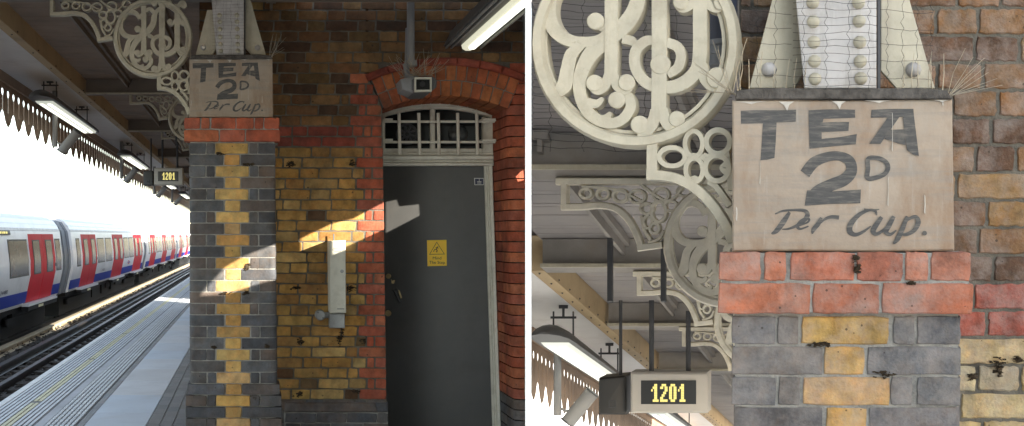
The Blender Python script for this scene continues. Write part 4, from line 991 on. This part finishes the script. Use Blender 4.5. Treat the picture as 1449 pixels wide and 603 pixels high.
def rel(Y0): return [(Y0 + a, Y0 + b) for a, b in ((1.75, 4.7), (8.95, 12.0), (15.9, 19.2))], [(Y0 + a, Y0 + b) for a, b in ((.75, 1.35), (5.0, 6.6), (6.95, 8.5), (12.3, 13.8), (14.1, 15.6))]
for i, Y0 in enumerate((30.6, 52.3, 74.0)):
    dd, ww = rel(Y0); carriage(Y0, Y0 + 20, dd, ww, logo=(Y0 + 14.0, .42) if i == 0 else None, num=('24480', Y0 + 6.2, .30) if i == 0 else None)
for a, b_ in ((28.9, 30.6), (50.6, 52.3), (72.3, 74.0)):
    for q in range(5):
        g = MB() if q == 0 else g
        y0 = a + (b_ - a) * q / 5
        g.prismw([FL.W(u - (.03 if q % 2 else 0), y0 + .02, z - EYE) for u, z in ((-5.40, -.1), (-5.24, .62), (-5.24, 1.0), (-5.33, 1.65), (-5.5, 1.93), (-6.0, 2.05), (-7.0, 2.05), (-7.5, 1.0), (-7.4, -.1))], FL.D * ((b_ - a) / 5 - .02))
    g.build('gangway', M['rubber'], train)

b = MB(); b.prismw([Vector((-3.6, -5.2, 0)), Vector((-.02, -5.2, 0)), Vector((-.02, -5.2, 3.3)), Vector((-3.6, -5.2, 3.3))], Vector((0, .25, 0))); tag(b.build('sky_blocker_wall', M['brick2']), 'plain brick wall added behind the camera to keep sky light off the door bay', 'wall')  # unseen wall added to block low sky light from the front
# ---- added shade walls and the open country behind
b = MB()
b.ubox(-.22, .0, 24.3, 75, -EYE - .1, 1.0 - EYE, FL)
tag(b.build('platform_shade_wall', M['concrete']), 'low grey wall added unseen behind the smaller pillar to keep sun off the platform', 'low wall')  # hidden low wall added to keep low sun off the platform
b = MB(); b.ubox(-.22, .1, 8.2, 22.6, -EYE - .1, 1.72, FL); b.ubox(-.22, .1, 22.6, 75, 1.30 - EYE, 1.60, FL); tag(b.build('train_shade_wall', M['brick2']), 'long plain brick wall added unseen behind the smaller pillar to shade the train', 'wall')  # hidden wall added to shade the train; slit below lets sun onto ballast
b = MB(); b.add([(-3000, -3000, -3), (3000, -3000, -3), (3000, 3000, -3), (-3000, 3000, -3)], [(0, 1, 2, 3)]); struct(b.build('ground', M['ground']))

# ================================================================== RIGHT BAY (a nearer pillar of the same pattern)
YR, YRW = 2.6, 2.88
pillar(mapR, FR, YR, 'near blue and yellow brick pillar cut by the bottom edge, under the big TEA sign', M['brick_near'], 18, 446, None, 0, 1, 0)
tea_sign(mapR, FR, YR, 'big close TEA 2D per cup sign on the near pillar beside large cream scrollwork')
stanchion(mapR, FR, YR, 'netted riveted steel stanchion above the big TEA sign', 1)
br = bracket(mapR, FR, YR + .08, 'big cream iron ring bracket filling the space beside the big TEA sign', arm=False, group='near bay brackets')
b2 = bracket(mapR, FR, YR + .08, 'second scroll bracket seen below the big cream ring, left of the near pillar', arm=True, col='cream_lit', group='near bay brackets')
b2.location = b2.location + FRC.D * 1.74
dup(b2, FRC.D * 1.46, 'third scroll bracket, above the larger clock display beside the near pillar')
dup(b2, FRC.D * 2.9, 'farthest scroll bracket, right of the larger clock display at the pillar edge')
Wn = thing('brick_wall', 'dark sooty brick wall behind the big TEA sign at the right edge', 'brick wall', (P(1400, 0, YRW).x, YRW, 0))
s = MB(); k = YRW / F
s.prism([(1046, -60), (1470, -60), (1470, 1160), (1046, 1160)], YRW + .0045, .25, FR, m=1)
c = -5; y = 400 - 38.9 * 12
row = 0
while y < 1150:
    x = 1046 - R_.uniform(0, 60); hd = row % 2
    bandr = 395 < y + 19 < 472
    while x < 1470:
        w = (60 if hd else 115) * R_.uniform(.92, 1.08); hd = 1 - hd
        x0, x1 = max(x, 1046), min(x + w, 1470)
        if x1 - x0 > 8:
            col = pick(DRED) if bandr else pick([(.20, .105, .045), (.13, .07, .036), (.165, .09, .042), (.24, .145, .062), (.095, .053, .032)] if y < 395 else [(.42, .32, .16), (.46, .36, .2), (.38, .27, .12), (.36, .29, .18)], .15)
            if bandr: col = pick([(.30, .075, .05), (.34, .095, .065)])
            s.brick(x0 + 2.2, y + 2.2, x1 - 2.2, y + 36.7, YRW + R_.uniform(-.0015, .0015), FR, col, .05, .0024, .0032, 10)
        x += w
    y += 38.9; row += 1
s.build('brickwork', [M['brick_near'], M['mortar_dark']], Wn)
dp_ = thing('downpipe', 'dark blue downpipe with pale collar seen through the big cream ring', 'pipe', P(1022, 92, YRW - .05))
b = MB(); b.tube([P(1022, -60, YRW - .06), P(1022, 62, YRW - .06)], .040, 14); b.build('pipe', M['darkpipe'], dp_)
b = MB(); b.tube([P(1022, 60, YRW - .06), P(1022, 93, YRW - .06)], .039, 14); b.tube([P(1022, 58, YRW - .06), P(1022, 65, YRW - .06)], .043, 14); b.tube([P(1022, 74, YRW - .06), P(1022, 78, YRW - .06)], .042, 14); b.build('collar', M['rubber'], dp_)
spikes(YR, [(P(1040, 134, YR + .02), P(1150, 136, YR + .02), 7)], 0, .10, 'upright wire bird spikes on the left end of the ledge above the big TEA sign', spread=(-.10, .08), rad=.0013, group='ledge bird spikes')
spikes(YR, [(P(1270, 136, YR + .02), P(1340, 134, YR + .02), 6)], 0, .10, 'upright wire bird spikes on the right end of the ledge above the big TEA sign', spread=(-.10, .08), rad=.0013, group='ledge bird spikes')
spikes(YR, [(P(1340, 134, YR + .03), P(1346, 136, YR + .06), 9)], 0, .12, 'fan of bird spikes at the right corner of the big TEA sign', spread=(.1, 1.5), rad=.0010, group='ledge bird spikes')
spikes(YR, [(P(1030, 130, YR + .03), P(1042, 134, YR + .05), 12)], 0, .125, 'fan of pale bird spikes between the cream ring and the big TEA sign', spread=(-1.6, .3), rad=.0011, group='ledge bird spikes')
spikes(YP, [(P(*mapL(1026, 130), YP + .03), P(*mapL(1044, 134), YP + .05), 10)], 0, .15, 'bird spikes at the left corner of the smaller TEA sign', spread=(-1.2, .3), rad=.0014)
spikes(YP, [(P(*mapL(1335, 132), YP + .03), P(*mapL(1348, 134), YP + .05), 9)], 0, .15, 'bird spikes at the right corner of the smaller TEA sign', spread=(-.2, 1.4), rad=.0010)
# netting over the stanchion and behind the ring
def netting(Y, x0, x1, y0, y1, dx, dy, r, label, fr, slope=0, name='bird_netting', sag=1.0):
    b = MB(); y = y0; n = 0
    ph = R_.uniform(0, 6)
    while y < y1:
        pts = []; m = int((x1 - x0) / 14) + 2
        for i in range(m + 1):
            x = x0 + (x1 - x0) * i / m
            yy = y + slope * (x - x0) + 1.5 * sag * math.sin(x * .07 + ph + n * .8) + R_.uniform(-.7, .7) * sag
            pts.append(P(x, yy, Y))
        b.tube(pts, r, 3); y += dy * R_.uniform(.9, 1.1); n += 1
    x = x0 + dx * .5; n = 0
    while x < x1:
        pts = []; m = int((y1 - y0) / 9) + 2
        for i in range(m + 1):
            y = y0 + (y1 - y0) * i / m
            pts.append(P(x + 2.4 * sag * math.sin(y * .32 + n) + R_.uniform(-.8, .8), y, Y + .0025))
        b.tube(pts, r, 3); x += dx * R_.uniform(.85, 1.15); n += 1
    return tag(b.build(name, M['wire']), label, 'netting')
netting(YR - .012, 1122, 1241, -8, 128, 30, 10.5, .0006, 'fine bird netting stretched over the rivets above the big TEA sign', FR)
netting(YR + .06, 1060, 1120, -8, 132, 23, 23, .0006, 'loose netting over the left gusset above the big TEA sign', FR, .08)
netting(YR + .06, 1245, 1320, -8, 128, 21, 24, .0006, 'loose netting over the right gusset above the big TEA sign', FR, .05)
netting(YR + .24, 755, 1036, -6, 215, 47, 10.2, .0007, 'sagging bird netting hung behind the big cream ring', FR, .05, sag=.9)
netting(YP - .004, 300, 346, -4, 80, 11, 5, .0005, 'faint netting over the stanchion above the smaller TEA sign', FL, sag=.4)
clipR = lambda u: (-u + .012) / FR.d
canopy(FRC, 3.1, 15, 'canopy with white soffit and tan beam seen past the near pillar', (2.7 + 1.72, 2.7 + 3.2, 7.4, 9.2), .098, clipR, lambda y: 1.35 if y < 9 else .9, .045, [(-1.30, 5.35), (-1.03, 5.35)], 'ceil_lit', 'girder_lit')
lm2 = lamp(FRC, -2.0, 6.55, 8.7, 1.362, .125, 'large lit platform lamp left of the larger clock display', 'near bay lamps', 1.645)
dup(lm2, FRC.D * 3.3, 'lit platform lamp below the larger clock display')
horn(FRC, -2.06, 7.6, 1.06, 1.0, 'grey tube loudspeaker under the large lamp beside the added white divider', 'near bay loudspeakers')
clock(FR, (892, 527, 1001, 585), (907, 538.5, 985, 572), (921.5, 543.5, 970, 569), 6.65, (847, 532, 886, 587), [(922, 425, 528), (974, 440, 528)],
      'larger amber 1201 clock display beside the near pillar', 'larger black speaker box between the big lamp and the clock display')
b = MB(); b.rect(750.5, 395, 1100, 640, 17, .12, FR); tag(b.build('skyboard', M['skywhite']), 'bright white hoarding added for the bright sky seen through the valance behind the black speaker box', 'skyboard')  # white board added to stand for bright sky below eye level

# ---- clumps of dead moss and old nests caught in the joints
def clump(x, y, w, h, Y, parent):
    b = MB()
    for i in range(20):
        c = P(x + R_.gauss(0, .25) * w, y + R_.gauss(0, .25) * h + abs(R_.gauss(0, .2)) * h, Y - R_.uniform(0, .006)); r = R_.uniform(.002, .0055) * (Y / 2.6) ** .5
        vs = [c + Vector((R_.uniform(-r, r) * 2, R_.uniform(-r, r), R_.uniform(-r, r))) for _ in range(6)]
        b.add(vs, [(0, 1, 2), (0, 2, 3), (0, 3, 4), (0, 4, 5), (1, 3, 5), (2, 4, 1), (2, 3, 5)])
    o = b.build('moss_clump', M['moss'], parent, smooth=0)
M['moss'] = mat('dead_moss', (.055, .04, .026), .95, var=.5, scale=60, spec=.1)
TH = {o.name: o for o in COL.objects if o.parent is None}
pl1, pl2, wl1, wl2 = TH['brick_pillar'], TH['brick_pillar.001'], TH['brick_wall'], TH['brick_wall.001']
for x, y, w, h in ((1157, 486, 30, 8), (1250, 529, 34, 10), (1290, 400, 8, 4), (1213, 378, 4, 12), (1211, 364, 4, 8)): clump(x, y, w, h, YR - (.03 if y < 440 else .001), pl2)
for x, y, w, h in ((1411, 512, 28, 16), (1377, 531, 8, 10), (1415, 522, 8, 18), (1440, 508, 10, 6)): clump(x, y, w, h, YRW - .002, wl2)
for x, y, w, h in ((318, 415, 16, 4), (348, 414, 10, 4), (349, 379, 8, 4), (351, 374, 5, 5), (312, 217, 14, 4), (350, 233, 14, 4), (362, 563, 10, 4), (303, 491, 5, 4), (378, 489, 5, 4)): clump(x, y, w, h, YP - .002, pl1)
for x, y, w, h in ((498, 229, 10, 8), (414, 230, 8, 8), (409, 232, 5, 10), (419, 407, 14, 4), (497, 407, 12, 5), (425, 483, 6, 8), (514, 483, 10, 8), (424, 557, 12, 5), (504, 553, 14, 5), (480, 480, 9, 12), (484, 470, 5, 16)): clump(x, y, w, h, YW - .003, wl1)

# ---- sun, and the added divider, screen and blockers that shape its patches
S = Vector((-1, .85, -.30)); SX = 2.2
def shape(name, x, th, outline, holes, material):
    polys = [outer_ for outer_ in [outline]] + [list(reversed(h)) for h in holes]
    flat = [p for pl in polys for p in pl]; tris = tessellate_polygon(polys); n = len(flat); b = MB()
    vs = [(x - th / 2, p.x, p.y) for p in flat] + [(x + th / 2, p.x, p.y) for p in flat]
    fs = [tuple(t) for t in tris] + [tuple(n + q for q in reversed(t)) for t in tris]; k0 = 0
    for pl in polys:
        m_ = len(pl); fs += [(k0 + q, k0 + (q + 1) % m_, n + k0 + (q + 1) % m_, n + k0 + q) for q in range(m_)]; k0 += m_
    b.add(vs, fs); return b.build(name, material, smooth=0)
def gap(poly, Y):
    out = []
    for x, y in poly:
        p = P(x, y, Y); q = p + S * (p.x - XP); out.append(Vector((q.y, q.z, 0)))
    return out
XP = (747.6 - CX) / F * 2.35
G = [gap([(398.5, 342), (345, 362), (318, 378), (290, 408), (270, 433), (320, 418), (345, 408), (398.5, 393)], YP),
     gap([(424, 338), (468, 317), (500, 309), (522, 297), (548, 283), (550, 322), (489, 350), (424, 377)], YW),
     gap([(545, 286), (562, 282), (566, 292), (594, 289), (595, 305), (545, 331)], YD + .012),
     gap([(728, 250), (735, 243), (741, 240), (742, 255), (731, 258)], YW)]
V = lambda a, b_: Vector((a, b_, 0))
tag(shape('sun_mask_divider', XP, .0137, [V(2.35, -.02), V(7.63, -.02), V(7.63, 3.4), V(2.35, 3.4)], G + [[V(4.9, 2.80), V(6.45, 2.80), V(6.45, 3.06), V(4.9, 3.06)]], M['dividerwhite']),  # added divider between the bays, holes cut to cast the sun patches
    'white partition added edge-on to shape the sun patches, between the door bay and the big scroll bracket', 'divider')
al = [q for g in G for q in g]
ky, kz = 2.2 * .85, 2.2 * .30
y0_, y1_ = min(q.x for q in al) - ky - .12, max(q.x for q in al) - ky + .12; z0_, z1_ = min(q.y for q in al) + kz - .1, max(q.y for q in al) + kz + .1
tag(shape('sun_screen', SX, .04, [V(2.95, .75), V(7.2, .75), V(7.2, 4.4), V(2.95, 4.4)], [[V(y0_, z0_), V(y1_, z0_), V(y1_, z1_), V(y0_, z1_)]], M['screen']),
    'boarded sun screen with one square opening, added unseen behind the brick wall of the near pillar', 'sun screen')  # unseen screen added so that only the patch sunlight passes its opening
for ya, yb, lb in ((-4, -.3, 'tall boarded fence added on the right to keep sun off, out of frame behind the camera'), (3.5, 8, 'tall boarded fence added on the right to keep sun off, out of frame beyond the near pillar')):
    b = MB(); b.prismw([Vector((6, ya, -3)), Vector((6, yb, -3)), Vector((6, yb, 4.5)), Vector((6, ya, 4.5))], Vector((.08, 0, 0))); tag(b.build('sun_blocker', M['screen']), lb, 'blocker')  # unseen boards added to keep direct sun off the near bay


sun = bpy.data.lights.new('sun', 'SUN'); sun.energy = 5.0; sun.angle = math.radians(.5); sun.color = (1, .93, .81)
so = bpy.data.objects.new('sun', sun); COL.objects.link(so); so.rotation_euler = S.to_track_quat('-Z', 'Y').to_euler()
w = bpy.data.worlds.new('World'); scene.world = w; w.use_nodes = True; nt = w.node_tree
sky = nt.nodes.new('ShaderNodeTexSky'); sky.sky_type = 'NISHITA'; sky.sun_disc = False
el = math.atan2(.30, math.hypot(1, .85)); sky.sun_elevation = el; sky.sun_rotation = math.atan2(1, -.85)
sky.dust_density = .6; sky.air_density = 1.0
hs = nt.nodes.new('ShaderNodeHueSaturation'); hs.inputs['Saturation'].default_value = .66; nt.links.new(sky.outputs[0], hs.inputs['Color']); nt.links.new(hs.outputs[0], nt.nodes['Background'].inputs['Color']); nt.nodes['Background'].inputs['Strength'].default_value = .15

cd = bpy.data.cameras.new('camera'); cd.sensor_width = 36; cd.lens = 36 * F / 1449; cd.shift_x = (724.5 - CX) / 1449; cd.shift_y = (HY - 301.5) / 1449; cd.clip_end = 6000; cd.clip_start = .05
co = bpy.data.objects.new('camera', cd); COL.objects.link(co); co.location = (0, 0, EYE); co.rotation_euler = (math.radians(90), 0, 0); scene.camera = co
scene.view_settings.view_transform = 'Standard'; scene.view_settings.look = 'None'; scene.view_settings.gamma = 1; scene.view_settings.exposure = 1.95
scene.cycles.max_bounces = 8; scene.cycles.use_denoising = True
